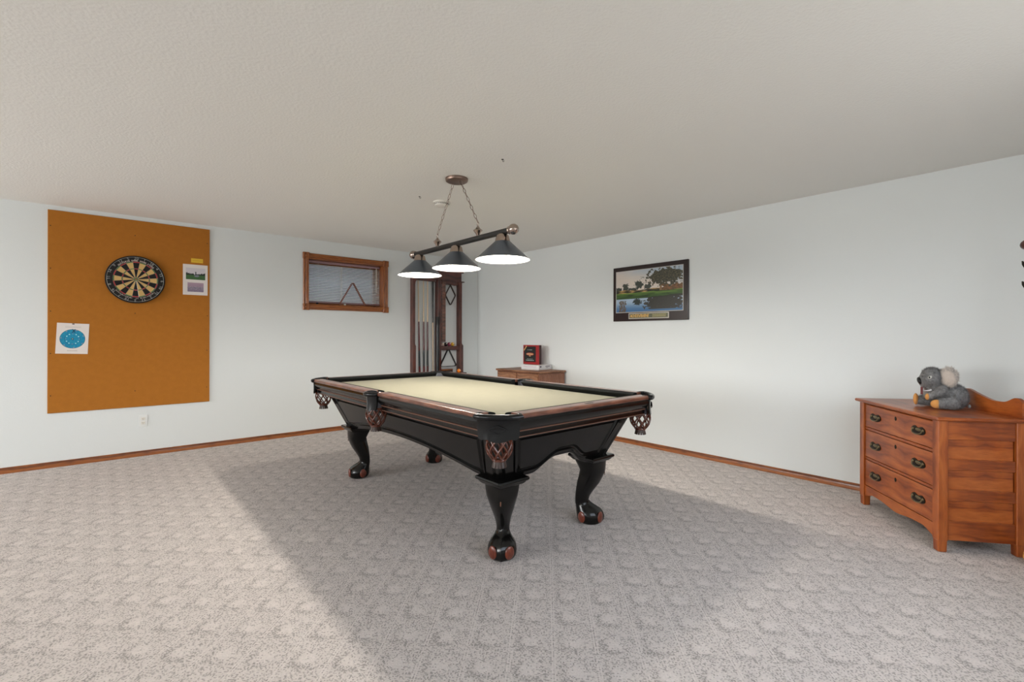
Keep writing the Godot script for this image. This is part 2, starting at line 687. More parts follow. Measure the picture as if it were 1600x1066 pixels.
func baseboard(called: String, a: Vector3, b: Vector3, inward: Vector3) -> void:
	# a stained strip with a stepped, rounded top
	var len := a.distance_to(b)
	var d := (b - a) / len
	var m := MB.new()
	var p := PackedVector2Array([Vector2(0, 0), Vector2(0.0, 0.052), Vector2(0.005, 0.052), Vector2(0.009, 0.048), Vector2(0.009, 0.034), Vector2(0.012, 0.030), Vector2(0.013, 0.004), Vector2(0.013, 0)])
	m.extrude(p, 0.0, len)
	var o := struct(called, m.commit(), M.oak_base)
	o.basis = Basis(inward, Vector3.UP, d)
	if o.basis.determinant() < 0.0:
		o.basis = Basis(inward, Vector3.UP, -d)
		o.position = b
	else:
		o.position = a

func build_shell() -> void:
	wall_with_openings("wall_back", 2, 0.0, -0.26, ROOM_X - 0.2, 0.2, [[-2.540, -1.567, 1.553, 2.118]])
	wall_with_openings("wall_right", 0, 0.0, 0.2, 0.0, ROOM_Z + 0.2, [])
	wall_with_openings("wall_left", 0, ROOM_X, -0.2, 0.0, ROOM_Z, [[0.4, 3.0, 0.6, 2.2], [3.4, 6.0, 0.6, 2.2]])
	wall_with_openings("wall_front", 2, ROOM_Z, 0.2, ROOM_X - 0.2, 0.0, [[-3.7, -1.3, 0.75, 2.1]])
	var c := MB.new()
	c.box(Vector3((ROOM_X) / 2, CEIL + 0.1, ROOM_Z / 2), Vector3(-ROOM_X + 0.8, 0.2, ROOM_Z + 0.8))
	struct("ceiling", c.commit(), M.ceiling)
	M.oak_base = M.oak.duplicate()
	M.oak_base.uv1_triplanar = true
	baseboard("baseboard_back", Vector3(ROOM_X, 0, 0), Vector3(-0.013, 0, 0), Vector3(0, 0, 1))
	baseboard("baseboard_right", Vector3(0, 0, 0), Vector3(0, 0, ROOM_Z), Vector3(-1, 0, 0))
	baseboard("baseboard_left", Vector3(ROOM_X, 0, 0.013), Vector3(ROOM_X, 0, ROOM_Z), Vector3(1, 0, 0))
	baseboard("baseboard_front", Vector3(ROOM_X + 0.013, 0, ROOM_Z), Vector3(-0.013, 0, ROOM_Z), Vector3(0, 0, -1))

func far_window(called: String, axis: int, at: float, inward: float, a0: float, a1: float, y0: float, y1: float) -> void:
	# one of the bright windows behind the camera: frame, mullion, two panes
	var w := Node3D.new()
	w.name = called
	add_child(w)
	w.set_meta("kind", "structure")
	w.position = Vector3(at, 0, (a0 + a1) / 2) if axis == 0 else Vector3((a0 + a1) / 2, 0, at)
	w.rotation.y = (PI / 2 if inward > 0 else -PI / 2) if axis == 0 else (0.0 if inward > 0 else PI)
	var W := a1 - a0
	var H := y1 - y0
	var cy := (y0 + y1) / 2
	for s in [-1.0, 1.0]:
		part(w, "jamb", boxm(Vector3(0.05, H, 0.08)), M.white_plastic, Vector3(s * (W / 2 - 0.025), cy, -0.06))
		part(w, "rail", boxm(Vector3(W - 0.1, 0.05, 0.08)), M.white_plastic, Vector3(0, cy + s * (H / 2 - 0.025), -0.06))
		part(w, "pane", boxm(Vector3(W / 2 - 0.07, H - 0.1, 0.006), 0.0), M.glass, Vector3(s * (W / 4 - 0.008), cy, -0.06))
	part(w, "mullion", boxm(Vector3(0.05, H - 0.1, 0.08)), M.white_plastic, Vector3(0, cy, -0.06))

func rosette(parent: Node, at: Vector3) -> void:
	var r := part(parent, "corner_block", boxm(Vector3(0.078, 0.078, 0.026), 0.004), M.oak_v, at)
	var b := MB.new()
	b.crease = 30.0
	b.xf = Transform3D(Basis(Vector3.RIGHT, PI / 2), Vector3(0, 0, 0.0125))
	b.lathe([Vector2(0.032, 0.0), Vector2(0.032, 0.004), Vector2(0.026, 0.006), Vector2(0.022, 0.002), Vector2(0.014, 0.002), Vector2(0.010, 0.007), Vector2(0.0001, 0.009)], 24)
	part(r, "bullseye", b.commit(), M.oak_v)

func build_window() -> void:
	var w := Node3D.new()
	w.name = "window_1"
	add_child(w)
	w.set_meta("kind", "structure")
	var x0 := -2.600
	var x1 := -1.507
	var y0 := 1.493
	var y1 := 2.178
	var cw := 0.064
	# fluted casing: four mouldings between corner blocks
	for s in 2:
		var prof := PackedVector2Array([Vector2(-0.032, 0), Vector2(-0.032, 0.014), Vector2(-0.027, 0.019), Vector2(-0.018, 0.019), Vector2(-0.014, 0.015), Vector2(-0.005, 0.015), Vector2(-0.001, 0.019), Vector2(0.010, 0.019), Vector2(0.014, 0.015), Vector2(0.020, 0.015), Vector2(0.024, 0.018), Vector2(0.032, 0.016), Vector2(0.032, 0)])
		var v := MB.new()
		v.xf = Transform3D(Basis(Vector3(1 if s == 0 else -1, 0, 0), Vector3(0, 0, 1), Vector3(0, -1 if s == 0 else 1, 0)), Vector3.ZERO)
		v.extrude(prof, -(y1 - y0) / 2 + 0.074, (y1 - y0) / 2 - 0.074)
		part(w, "casing", v.commit(), M.oak_v, Vector3(x0 + 0.036 if s == 0 else x1 - 0.036, (y0 + y1) / 2, 0))
		var h := MB.new()
		h.xf = Transform3D(Basis(Vector3(0, 1 if s == 0 else -1, 0), Vector3(0, 0, 1), Vector3(1 if s == 0 else -1, 0, 0)), Vector3.ZERO)
		h.extrude(prof, -(x1 - x0) / 2 + 0.074, (x1 - x0) / 2 - 0.074)
		part(w, "casing", h.commit(), M.oak, Vector3((x0 + x1) / 2, y0 + 0.036 if s == 0 else y1 - 0.036, 0))
	for sx in [x0 + 0.036, x1 - 0.036]:
		for sy in [y0 + 0.036, y1 - 0.036]:
			rosette(w, Vector3(sx, sy, 0.013))
	# deep lined reveal
	var ox0 := -2.540
	var ox1 := -1.567
	var oy0 := 1.553
	var oy1 := 2.118
	for s in 2:
		part(w, "reveal_board", boxm(Vector3(0.012, oy1 - oy0, 0.235), 0.001), M.oak_v, Vector3(ox0 + 0.006 if s == 0 else ox1 - 0.006, (oy0 + oy1) / 2, -0.1175))
	part(w, "reveal_board", boxm(Vector3(ox1 - ox0 - 0.026, 0.012, 0.235), 0.001), M.oak, Vector3((ox0 + ox1) / 2, oy1 - 0.006, -0.1175))
	part(w, "sill_board", boxm(Vector3(ox1 - ox0 - 0.026, 0.014, 0.235), 0.001), M.oak, Vector3((ox0 + ox1) / 2, oy0 + 0.007, -0.1175))
	# sliding sash
	var cx := (ox0 + ox1) / 2
	var cy := (oy0 + oy1) / 2
	for s in [-1.0, 1.0]:
		part(w, "sash_stile", boxm(Vector3(0.045, oy1 - oy0 - 0.03, 0.03)), M.oak_v, Vector3(cx + s * (ox1 - ox0 - 0.065) / 2, cy, -0.215))
		part(w, "sash_rail", boxm(Vector3(ox1 - ox0 - 0.1, 0.035, 0.03)), M.oak, Vector3(cx, cy + s * (oy1 - oy0 - 0.066) / 2, -0.215))
		part(w, "pane", boxm(Vector3((ox1 - ox0) / 2 - 0.07, oy1 - oy0 - 0.1, 0.004), 0.0), M.glass, Vector3(cx + s * ((ox1 - ox0) / 4 - 0.015), cy, -0.215))
	part(w, "meeting_stile", boxm(Vector3(0.022, oy1 - oy0 - 0.1, 0.03)), M.white_plastic, Vector3(cx, cy, -0.215))
	# the corrugated steel well outside
	var well := MB.new()
	well.crease = 60.0
	var rows := []
	for k in 41:
		var y := 0.9 + k * 0.04
		var row := PackedVector3Array()
		for j in 25:
			var a := PI * j / 24.0
			var rr := 0.86 + 0.012 * (1.0 if k % 2 == 0 else -1.0)
			row.append(Vector3(cx + rr * cos(a), y, -0.27 - rr * 0.8 * sin(a)))
		rows.append(row)
	well.grid(rows, false)
	struct("window_well", well.commit(), plain(Color(0.50, 0.51, 0.52), 0.5, 0.3))
	var gr := MB.new()
	gr.box(Vector3(cx, 0.86, -0.7), Vector3(1.9, 0.08, 0.86))
	var gm := plain(Color(0.40, 0.37, 0.33), 0.95)
	noise_bump(gm, 77, 0.1, 0.3, 1.5)
	struct("well_gravel", gr.commit(), gm)

func build_blind() -> void:
	var b := thing("window_blind", "mauve-white slatted mini blind hanging inside the oak framed window", "blind", Vector3(-2.054, 1.56, -0.09))
	var W := 0.935
	var sm := plain(Color(0.90, 0.90, 0.89), 0.4)
	var mauve := plain(Color(0.62, 0.50, 0.52), 0.4)
	part(b, "headrail", boxm(Vector3(W, 0.028, 0.028), 0.003), mauve, Vector3(0, 0.530, 0))
	# slats: slightly cupped strips, tilted
	var sl := MB.new()
	sl.crease = 50.0
	var rows := []
	for e in [-1.0, 1.0]:
		var ring := PackedVector3Array()
		for k in 7:
			var u := -0.0125 + 0.025 * k / 6.0
			ring.append(Vector3(e * W / 2, 0.0022 * (1.0 - pow(u / 0.0125, 2)), u))
		for k in 7:
			var u := 0.0125 - 0.025 * k / 6.0
			ring.append(Vector3(e * W / 2, 0.0022 * (1.0 - pow(u / 0.0125, 2)) - 0.0006, u))
		rows.append(ring)
	sl.grid(rows, true, true)
	var slat := sl.commit()
	var n := 23
	for k in n:
		var o := part(b, "slat", slat, sm, Vector3(0, 0.058 + k * 0.0199, 0))
		o.rotation.x = deg_to_rad(33.0)
	part(b, "bottom_rail", boxm(Vector3(W, 0.016, 0.022), 0.003), mauve, Vector3(0, 0.036, 0))
	for x in [-0.34, 0.33]:
		part(b, "ladder_cord", tubem([Vector3(x, 0.036, 0.0135), Vector3(x, 0.52, 0.0135)], 0.0012, 6), M.white_plastic)
	part(b, "tilt_wand", tubem([Vector3(0.415, 0.520, 0.022), Vector3(0.415, 0.20, 0.022)], 0.004, 8), M.white_plastic)

func build_outlet() -> void:
	var o := thing("wall_outlet", "white duplex power outlet low on the wall under the cork board", "outlet", Vector3(-4.094, 0.344, 0.0))
	var f := part(o, "face_plate", boxm(Vector3(0.070, 0.115, 0.007), 0.002), plain(Color(0.88, 0.89, 0.885), 0.5), Vector3(0, 0, 0.0035))
	for s in [-1.0, 1.0]:
		var r := part(f, "receptacle", boxm(Vector3(0.032, 0.028, 0.004), 0.0015), M.white_plastic, Vector3(0, s * 0.02, 0.0045))
		r.set_meta("label", "plug socket")
	var k := MB.new()
	for s in [-1.0, 1.0]:
		for x in [-0.006, 0.006]:
			k.box(Vector3(x, s * 0.02 + 0.003, 0.0066), Vector3(0.002, 0.008, 0.001))
		k.box(Vector3(0, s * 0.02 - 0.008, 0.0066), Vector3(0.004, 0.004, 0.001))
	part(f, "slots", k.commit(), M.dark, Vector3(0, 0, 0))

func build_ceiling_bits() -> void:
	var s := thing("smoke_detector", "round white smoke detector on the ceiling behind the table lamp", "smoke detector", Vector3(-2.18, CEIL, 2.39))
	part(s, "base_plate", lathem([Vector2(0.074, 0.0), Vector2(0.074, -0.010), Vector2(0.070, -0.012), Vector2(0.0001, -0.012)], 32), M.white_plastic)
	part(s, "cover", lathem([Vector2(0.062, -0.012), Vector2(0.060, -0.030), Vector2(0.050, -0.038), Vector2(0.0001, -0.040)], 32), M.white_plastic)
	var v := MB.new()
	for k in 24:
		var a := TAU * k / 24.0
		v.xf = Transform3D(Basis(Vector3.UP, a), Vector3.ZERO)
		v.box(Vector3(0.0605, -0.020, 0), Vector3(0.003, 0.008, 0.009))
	part(s, "vent_slots", v.commit(), plain(Color(0.35, 0.34, 0.33), 0.6))
	var spots := [[Vector3(-2.42, CEIL, 3.50), "tiny brass ceiling hook nearer the camera"], [Vector3(-2.41, CEIL, 2.41), "tiny brass ceiling hook beside the smoke detector"]]
	for e in spots:
		var h := thing("ceiling_hook", e[1], "hook", e[0])
		part(h, "screw_plate", lathem([Vector2(0.008, 0), Vector2(0.008, -0.002), Vector2(0.0001, -0.003)], 12), M.bronze_dark)
		var path := []
		for k in 9:
			var a := PI * 1.35 * k / 8.0
			path.append(Vector3(0.006 - 0.006 * cos(a), -0.008 - 0.007 * sin(a), 0))
		path.push_front(Vector3(0, -0.002, 0))
		part(h, "hook_wire", tubem(path, 0.0014, 6), M.bronze_dark)

# ------------------------------------------------------------------ pool table
const HW := 0.675                         # half outer width of the rails
const HL := 1.27                          # half outer length
const CUT := 0.146                        # what the corner pockets take off each rail
const SIDE_GAP := 0.062
const RAIL_Y := 0.82

func apron_out(y: float) -> float:
	return 0.115 * (y - 0.43) / 0.27       # the cabinet flares upwards

func inset(poly: PackedVector2Array, d: float) -> PackedVector2Array:
	var p := poly.duplicate()
	if Geometry2D.is_polygon_clockwise(p):
		p.reverse()
	var r := PackedVector2Array()
	var n := p.size()
	for i in n:
		var a := (p[i] - p[(i - 1 + n) % n]).normalized()
		var b := (p[(i + 1) % n] - p[i]).normalized()
		var na := Vector2(-a.y, a.x)
		var nb := Vector2(-b.y, b.x)
		var m := (na + nb).normalized()
		r.append(p[i] + m * (d / maxf(0.45, m.dot(na))))
	return r

func rail_part(table: Node3D, at: Vector3, turn: float, a0: float, a1: float) -> void:
	# local: rail runs along x from a0 to a1, outside is +z, z = 0 is its outer edge
	var holder := Node3D.new()
	var y := RAIL_Y
	var cap := MB.new()
	cap.xf = Transform3D(Basis(Vector3(0, 0, 1), Vector3(0, 1, 0), Vector3(-1, 0, 0)), Vector3.ZERO)
	# profile x = outwards, extruded along -x of the rail
	var wood_p := PackedVector2Array([Vector2(-0.068, y + 0.002), Vector2(-0.010, y + 0.002), Vector2(-0.004, y), Vector2(0, y - 0.005), Vector2(0, y - 0.015), Vector2(-0.003, y - 0.019), Vector2(-0.006, y - 0.021), Vector2(-0.068, y - 0.021)])
	cap.extrude(wood_p, -a1, -a0)
	var rail := part(table, "rail", cap.commit(), M.rail, at, "reddish wood rail top")
	rail.rotation.y = turn
	var f := MB.new()
	f.crease = 30.0
	f.xf = cap.xf
	var fas := PackedVector2Array([Vector2(-0.05, y - 0.021), Vector2(-0.007, y - 0.021), Vector2(-0.006, y - 0.028), Vector2(-0.005, y - 0.037), Vector2(-0.006, y - 0.046), Vector2(-0.010, y - 0.056), Vector2(-0.017, y - 0.066), Vector2(-0.025, y - 0.074), Vector2(-0.031, y - 0.080), Vector2(-0.034, y - 0.085), Vector2(-0.036, y - 0.096), Vector2(-0.036, y - 0.110), Vector2(-0.040, y - 0.116), Vector2(-0.044, y - 0.121), Vector2(-0.09, y - 0.121), Vector2(-0.09, y - 0.06), Vector2(-0.05, y - 0.06)])
	f.extrude(fas, -a1, -a0)
	part(rail, "fascia", f.commit(), M.black)
	for e in [[-0.0325, y - 0.0835, 0.0032], [-0.0385, y - 0.1135, 0.0030]]:
		var bd := MB.new()
		bd.crease = 60.0
		bd.xf = cap.xf
		var c := PackedVector2Array()
		for k in 8:
			c.append(Vector2(e[0] + e[2] * cos(TAU * k / 8.0), e[1] + e[2] * sin(TAU * k / 8.0)))
		bd.extrude(c, -a1 + 0.001, -a0 - 0.001)
		part(rail, "bead", bd.commit(), M.rub)
	var cu := MB.new()
	cu.crease = 40.0
	cu.xf = cap.xf
	var cush := PackedVector2Array([Vector2(-0.068, y), Vector2(-0.074, y + 0.0025), Vector2(-0.090, y + 0.001), Vector2(-0.106, y - 0.003), Vector2(-0.113, y - 0.007), Vector2(-0.1135, y - 0.012), Vector2(-0.108, y - 0.018), Vector2(-0.088, y - 0.040), Vector2(-0.068, y - 0.041)])
	cu.extrude(cush, -a1, -a0)
	part(rail, "cushion", cu.commit(), M.cushion)
	holder.free()

func apron_panel(table: Node3D, turn: float, half_bottom: float, plane_bottom: float, arch: Callable) -> void:
	# local: panel runs along x, faces +z, leans outwards with height
	var n := 48
	var top := 0.705
	var b := MB.new()
	b.crease = 30.0
	var front := []
	var back := []
	for i in n + 1:
		var u := -1.0 + 2.0 * i / n
		var fr := PackedVector3Array()
		var bk := PackedVector3Array()
		for k in 5:
			var x0 := u * half_bottom
			var yb: float = arch.call(x0)
			var y := lerpf(yb, top, k / 4.0)
			var x := u * (half_bottom + apron_out(y))
			fr.append(Vector3(x, y, plane_bottom + apron_out(y)))
			bk.append(Vector3(x, y, plane_bottom + apron_out(y) - 0.03))
		front.append(fr)
		back.append(bk)
	for i in n:
		for k in 4:
			b.q(front[i][k], front[i + 1][k], front[i + 1][k + 1], front[i][k + 1])
			b.q(back[i][k], back[i][k + 1], back[i + 1][k + 1], back[i + 1][k])
		b.q(back[i][0], back[i + 1][0], front[i + 1][0], front[i][0])
		b.q(front[i][4], front[i + 1][4], back[i + 1][4], back[i][4])
	var o := part(table, "apron", b.commit(), M.black)
	o.rotation.y = turn
	# raised field with a chamfered edge, following the arch
	var poly := PackedVector2Array()
	var ext := half_bottom - 0.105
	for i in 33:
		var x := -ext + 2.0 * ext * i / 32.0
		poly.append(Vector2(x * (1.0 + 0.02 * 0), maxf(arch.call(x), 0.0) + 0.038))
	poly.append(Vector2(ext + 0.07, 0.668))
	poly.append(Vector2(-ext - 0.07, 0.668))
	var lift := [[-0.020, 0.0005], [-0.017, 0.010], [-0.010, 0.011], [-0.003, -0.0002], [0.006, -0.0002], [0.015, 0.010]]
	var mb := MB.new()
	mb.crease = 25.0
	var rings := []
	for l in lift:
		var pr := inset(poly, l[0])
		var ring := PackedVector3Array()
		for p in pr:
			ring.append(Vector3(p.x, p.y, plane_bottom + apron_out(p.y) + l[1] + 0.0005))
		rings.append(ring)
	for r in rings.size() - 1:
		var m: int = rings[r].size()
		for j in m:
			var k := (j + 1) % m
			mb.q(rings[r][j], rings[r][k], rings[r + 1][k], rings[r + 1][j])
	var inner := inset(poly, 0.015)
	var tr := Geometry2D.triangulate_polygon(inner)
	for i in range(0, tr.size(), 3):
		var v := []
		for k in 3:
			var p := inner[tr[i + k]]
			v.append(Vector3(p.x, p.y, plane_bottom + apron_out(p.y) + 0.0105))
		if (v[1] - v[0]).cross(v[2] - v[0]).z < 0.0:
			v.reverse()
		mb.tri(v[0], v[1], v[2])
	part(o, "panel_field", mb.commit(), M.black)

func leg_meshes() -> Array:
	# local frame: +x points outwards along the table's diagonal
	var pad := MB.new()
	pad.crease = 30.0
	var rows := []
	for e in [[0.098, 0.436], [0.103, 0.434], [0.106, 0.428], [0.106, 0.421], [0.102, 0.415], [0.094, 0.411], [0.090, 0.404], [0.082, 0.396]]:
		var ring := PackedVector3Array()
		for k in 4:
			# a square turned so that a corner points outwards, its corners rounded
			var a := PI / 2 * k
			for d in [-1.0, 0.0, 1.0]:
				var rr: float = e[0] * sqrt(2.0) * (0.955 if d != 0.0 else 0.985)
				ring.append(Vector3(rr * cos(a + d * 0.055), e[1], rr * sin(a + d * 0.055)))
		rows.append(ring)
	pad.grid(rows, true, true)
	var leg := MB.new()
	leg.crease = 50.0
	var prof := [[0.405, -0.002, 0.100, 0.096, 1.25], [0.385, -0.002, 0.096, 0.092, 1.25], [0.36, 0.004, 0.089, 0.089, 1.3], [0.33, 0.010, 0.081, 0.083, 1.35], [0.29, -0.002, 0.077, 0.072, 1.4], [0.248, -0.018, 0.0715, 0.061, 1.4], [0.205, -0.038, 0.058, 0.048, 1.45], [0.167, -0.053, 0.047, 0.040, 1.5], [0.140, -0.058, 0.043, 0.036, 1.55], [0.122, -0.055, 0.046, 0.037, 1.6], [0.106, -0.040, 0.058, 0.046, 1.7], [0.085, -0.022, 0.073, 0.064, 1.8], [0.065, -0.0145, 0.0795, 0.075, 1.9], [0.040, -0.009, 0.081, 0.079, 2.0], [0.018, -0.008, 0.079, 0.077, 2.0], [0.005, -0.007, 0.070, 0.070, 2.0], [0.0, -0.006, 0.062, 0.062, 2.0]]
	var lr := []
	var seg := 32
	for e in prof:
		var ring := PackedVector3Array()
		for j in seg:
			var a := TAU * j / seg
			var c := cos(a)
			var s := sin(a)
			var r := pow(pow(absf(c), e[4]) + pow(absf(s), e[4]), -1.0 / e[4])
			# a raised toe ridge runs down the front of the foot
			var ridge := 0.0
			if e[0] < 0.13:
				ridge = 0.011 * exp(-pow(a if a < PI else a - TAU, 2) / 0.025) + 0.008 * exp(-pow(absf(a - PI) - PI / 2 + 0.1, 2) / 0.03)
			ring.append(Vector3(e[1] + (e[2] + ridge) * r * c, e[0], e[3] * r * s))
		lr.append(ring)
	leg.grid(lr, true, true)
	var toe := MB.new()
	toe.crease = 60.0
	toe.ball(Vector3.ZERO, Vector3(0.010, 0.035, 0.028), 16, 12)
	var worn := MB.new()
	worn.box(Vector3(0.086, 0.315, 0), Vector3(0.004, 0.032, 0.006), 0.0015)
	return [pad.commit(), leg.commit(), toe.commit(), worn.commit()]

func strand_paths(n: int, hand: float) -> Array:
	# the woven cup of a pocket: r(y) round a vertical axis
	var out := []
	for k in n:
		var path := []
		for i in 9:
			var f := i / 8.0
			var y := lerpf(0.716, 0.602, f)
			var r := 0.054 + 0.012 * sin(f * PI * 0.8) - 0.030 * f * f * f
			var a := TAU * k / n + hand * f * 1.25
			path.append(Vector3(r * cos(a), y, r * sin(a)))
		out.append(path)
	return out

func pocket_meshes(half: float, bulge: float) -> Dictionary:
	# local: outwards is +z, the chord between the two rail ends lies on z = 0
	var d := {}
	var y := RAIL_Y
	var front := func(x: float) -> float:
		return 0.004 + bulge * (1.0 - pow(x / half, 2))
	var sh := MB.new()
	sh.crease = 45.0
	var n := 24
	var fr := []
	var bk := []
	for i in n + 1:
		var u := -1.0 + 2.0 * i / n
		var xt := u * half * 0.985
		var low := 0.702 - 0.010 * exp(-pow(u / 0.38, 2)) + 0.006 * exp(-pow((absf(u) - 0.62) / 0.12, 2)) + 0.012 * smoothstep(0.86, 1.0, absf(u))
		var a := PackedVector3Array()
		var b := PackedVector3Array()
		for k in 6:
			var f := k / 5.0
			var yy := lerpf(y - 0.004, low, f)
			var x := xt * (1.0 - 0.07 * f * f)
			var z: float = front.call(xt) - 0.004 * sin(f * PI)
			a.append(Vector3(x, yy, z))
			b.append(Vector3(x * 0.96, yy, z - 0.010))
		fr.append(a)
		bk.append(b)
	for i in n:
		for k in 5:
			sh.q(fr[i][k + 1], fr[i + 1][k + 1], fr[i + 1][k], fr[i][k])
			sh.q(bk[i][k], bk[i + 1][k], bk[i + 1][k + 1], bk[i][k + 1])
		sh.q(bk[i][5], bk[i + 1][5], fr[i + 1][5], fr[i][5])
	for k in 5:
		sh.q(bk[0][k + 1], fr[0][k + 1], fr[0][k], bk[0][k])
		sh.q(fr[n][k + 1], bk[n][k + 1], bk[n][k], fr[n][k])
	d.shield = sh.commit()
	# the padded rim, which curls round into the pocket over the rail ends
	var path := []
	var rad := []
	for i in 17:
		var u := -1.0 + 2.0 * i / 16.0
		path.append(Vector3(u * half * 1.0, y - 0.010, front.call(u * half) + 0.005))
		rad.append(0.0150)
	for s in [-1.0, 1.0]:
		var tail := [Vector3(s * half * 0.93, y - 0.006, -0.022), Vector3(s * half * 0.80, y - 0.005, -0.040), Vector3(s * half * 0.70, y - 0.006, -0.052)]
		var tr := [0.012, 0.009, 0.005]
		for k in 3:
			if s < 0:
				path.push_front(tail[k]); rad.push_front(tr[k])
			else:
				path.append(tail[k]); rad.append(tr[k])
	d.rim = tubem(path, rad, 12)
	# the lining behind
	var li := MB.new()
	li.crease = 60.0
	var r := half * 0.80
	var rows := []
	for k in 5:
		var yy := lerpf(y - 0.012, 0.700, k / 4.0)
		var row := PackedVector3Array()
		for j in 25:
			var a := -0.25 + (PI + 0.5) * j / 24.0
			row.append(Vector3(r * cos(a), yy, -0.012 - r * 0.45 + (r * 0.45 + bulge * 0.7) * sin(a)))
		rows.append(row)
	li.grid(rows, false)
	d.liner = li.commit()
	# net: two sets of leather strands, a top band and a bottom ring
	var net := MB.new()
	net.crease = 60.0
	for hand in [-1.0, 1.0]:
		for p in strand_paths(8, hand):
			net.tube(p, 0.0048, 6, false, false)
	for e in [[0.054, 0.716, 0.005], [0.030, 0.602, 0.007]]:
		var ring := []
		for k in 20:
			ring.append(Vector3(e[0] * cos(TAU * k / 20), e[1], e[0] * sin(TAU * k / 20)))
		net.tube(ring, e[2], 6, true)
	d.net = net.commit()
	var fr2 := MB.new()
	for k in 14:
		var a := TAU * k / 14.0
		fr2.xf = Transform3D(Basis(Vector3.UP, a), Vector3.ZERO) * Transform3D(Basis(Vector3(0, 0, 1), 0.22), Vector3(0.030, 0.584, 0))
		fr2.box(Vector3.ZERO, Vector3(0.004, 0.036, 0.0125), 0.001)
	d.fringe = fr2.commit()
	return d

func build_table() -> void:
	var t := thing("pool_table", "black pool table with reddish wood rails, beige cloth and cabriole legs", "pool table", Vector3(-2.405, 0, 2.985))
	# slate bed and cloth, cut round the six pockets
	var bed := PackedVector2Array([Vector2(-0.59, -1.185), Vector2(0.59, -1.185), Vector2(0.59, 1.185), Vector2(-0.59, 1.185)])
	for p in [Vector2(-0.600, -1.195), Vector2(0.600, -1.195), Vector2(0.600, 1.195), Vector2(-0.600, 1.195), Vector2(-0.645, 0), Vector2(0.645, 0)]:
		var c := PackedVector2Array()
		var rr := 0.074 if absf(p.y) > 0.1 else 0.075
		for k in 28:
			c.append(p + Vector2(cos(TAU * k / 28), sin(TAU * k / 28)) * rr)
		var got := Geometry2D.clip_polygons(bed, c)
		bed = got[0]
		for g in got:
			if g.size() > bed.size():
				bed = g
	var cl := MB.new()
	cl.xf = Transform3D(Basis(Vector3(1, 0, 0), Vector3(0, 0, 1), Vector3(0, -1, 0)), Vector3.ZERO)
	cl.extrude(bed, -0.780, -0.772)
	part(t, "bed_cloth", cl.commit(), M.cloth, Vector3.ZERO, "beige playing cloth")
	var slb := MB.new()
	slb.xf = cl.xf
	slb.extrude(bed, -0.7715, -0.742)
	part(t, "slate", slb.commit(), plain(Color(0.22, 0.22, 0.23), 0.8))
	# rails
	var lx := HL - CUT
	for s in [0.0, PI]:
		rail_part(t, Vector3(0, 0, HL if s == 0.0 else -HL), s, -(HW - CUT), HW - CUT)
	for s in [-1.0, 1.0]:
		var turn: float = PI / 2 * s
		for e in [-1.0, 1.0]:
			var a0 := SIDE_GAP if e > 0 else -lx
			var a1 := lx if e > 0 else -SIDE_GAP
			rail_part(t, Vector3(HW * s, 0, 0), turn, a0, a1)
	# nameplate let into the near end rail
	part(t, "nameplate", boxm(Vector3(0.055, 0.0015, 0.018), 0.0005), M.bronze_dark, Vector3(0.0, RAIL_Y + 0.0024, HL - 0.036), "small dark nameplate")
	# cabinet
	var long_arch := func(x: float) -> float:
		return 0.43 + 0.07 * maxf(0.0, 1.0 - pow(x / 0.82, 2))
	var short_arch := func(x: float) -> float:
		return 0.43 + 0.078 * smoothstep(0.215, 0.05, absf(x))
	for s in [0.0, PI]:
		apron_panel(t, s, 0.44, 1.005, short_arch)
	for s in [-1.0, 1.0]:
		apron_panel(t, PI / 2 * s, 1.005, 0.44, long_arch)
	for sx in [-1.0, 1.0]:
		for sz in [-1.0, 1.0]:
			var po := MB.new()
			var rows := []
			for y in [0.43, 0.50, 0.60, 0.705]:
				var X := 0.44 + apron_out(y)
				var Z := 1.005 + apron_out(y)
				var ring := PackedVector3Array()
				for p in [Vector2(X - 0.095, Z + 0.007), Vector2(X - 0.040, Z + 0.007), Vector2(X - 0.034, Z + 0.002), Vector2(X - 0.029, Z + 0.006), Vector2(X + 0.006, Z - 0.029), Vector2(X + 0.002, Z - 0.034), Vector2(X + 0.007, Z - 0.040), Vector2(X + 0.007, Z - 0.095), Vector2(X - 0.06, Z - 0.095), Vector2(X - 0.095, Z - 0.06)]:
					ring.append(Vector3(p.x * sx, y, p.y * sz))
				rows.append(ring)
			po.crease = 20.0
			po.grid(rows, true, true)
			part(t, "corner_post", po.commit(), M.black)
	# legs
	var lm := leg_meshes()
	for sx in [-1.0, 1.0]:
		for sz in [-1.0, 1.0]:
			var l := part(t, "leg", lm[1], M.black, Vector3(0.37 * sx, 0, 0.945 * sz))
			l.rotation.y = atan2(-sz, sx)
			part(l, "pad", lm[0], M.black)
			for a in [-0.64, 0.64, 2.4, -2.4]:
				var to := part(l, "toe_inlay", lm[2], M.toe, Vector3(-0.008 + 0.0765 * cos(a), 0.044, 0.0755 * sin(a)), "rubbed reddish wood toe")
				to.rotation.y = -a
			part(l, "worn_edge", lm[3], M.rub)
	# pockets
	var corner := pocket_meshes(CUT / sqrt(2.0) + 0.001, 0.024)
	var side := pocket_meshes(SIDE_GAP, 0.036)
	var em := MB.new()
	em.crease = 30.0
	var dia := PackedVector2Array([Vector2(-0.048, 0.0), Vector2(-0.020, 0.013), Vector2(0.0, 0.021), Vector2(0.020, 0.013), Vector2(0.048, 0.0), Vector2(0.030, -0.010), Vector2(0.018, -0.012), Vector2(0.0, -0.020), Vector2(-0.018, -0.012), Vector2(-0.030, -0.010)])
	var inner := inset(dia, 0.0035)
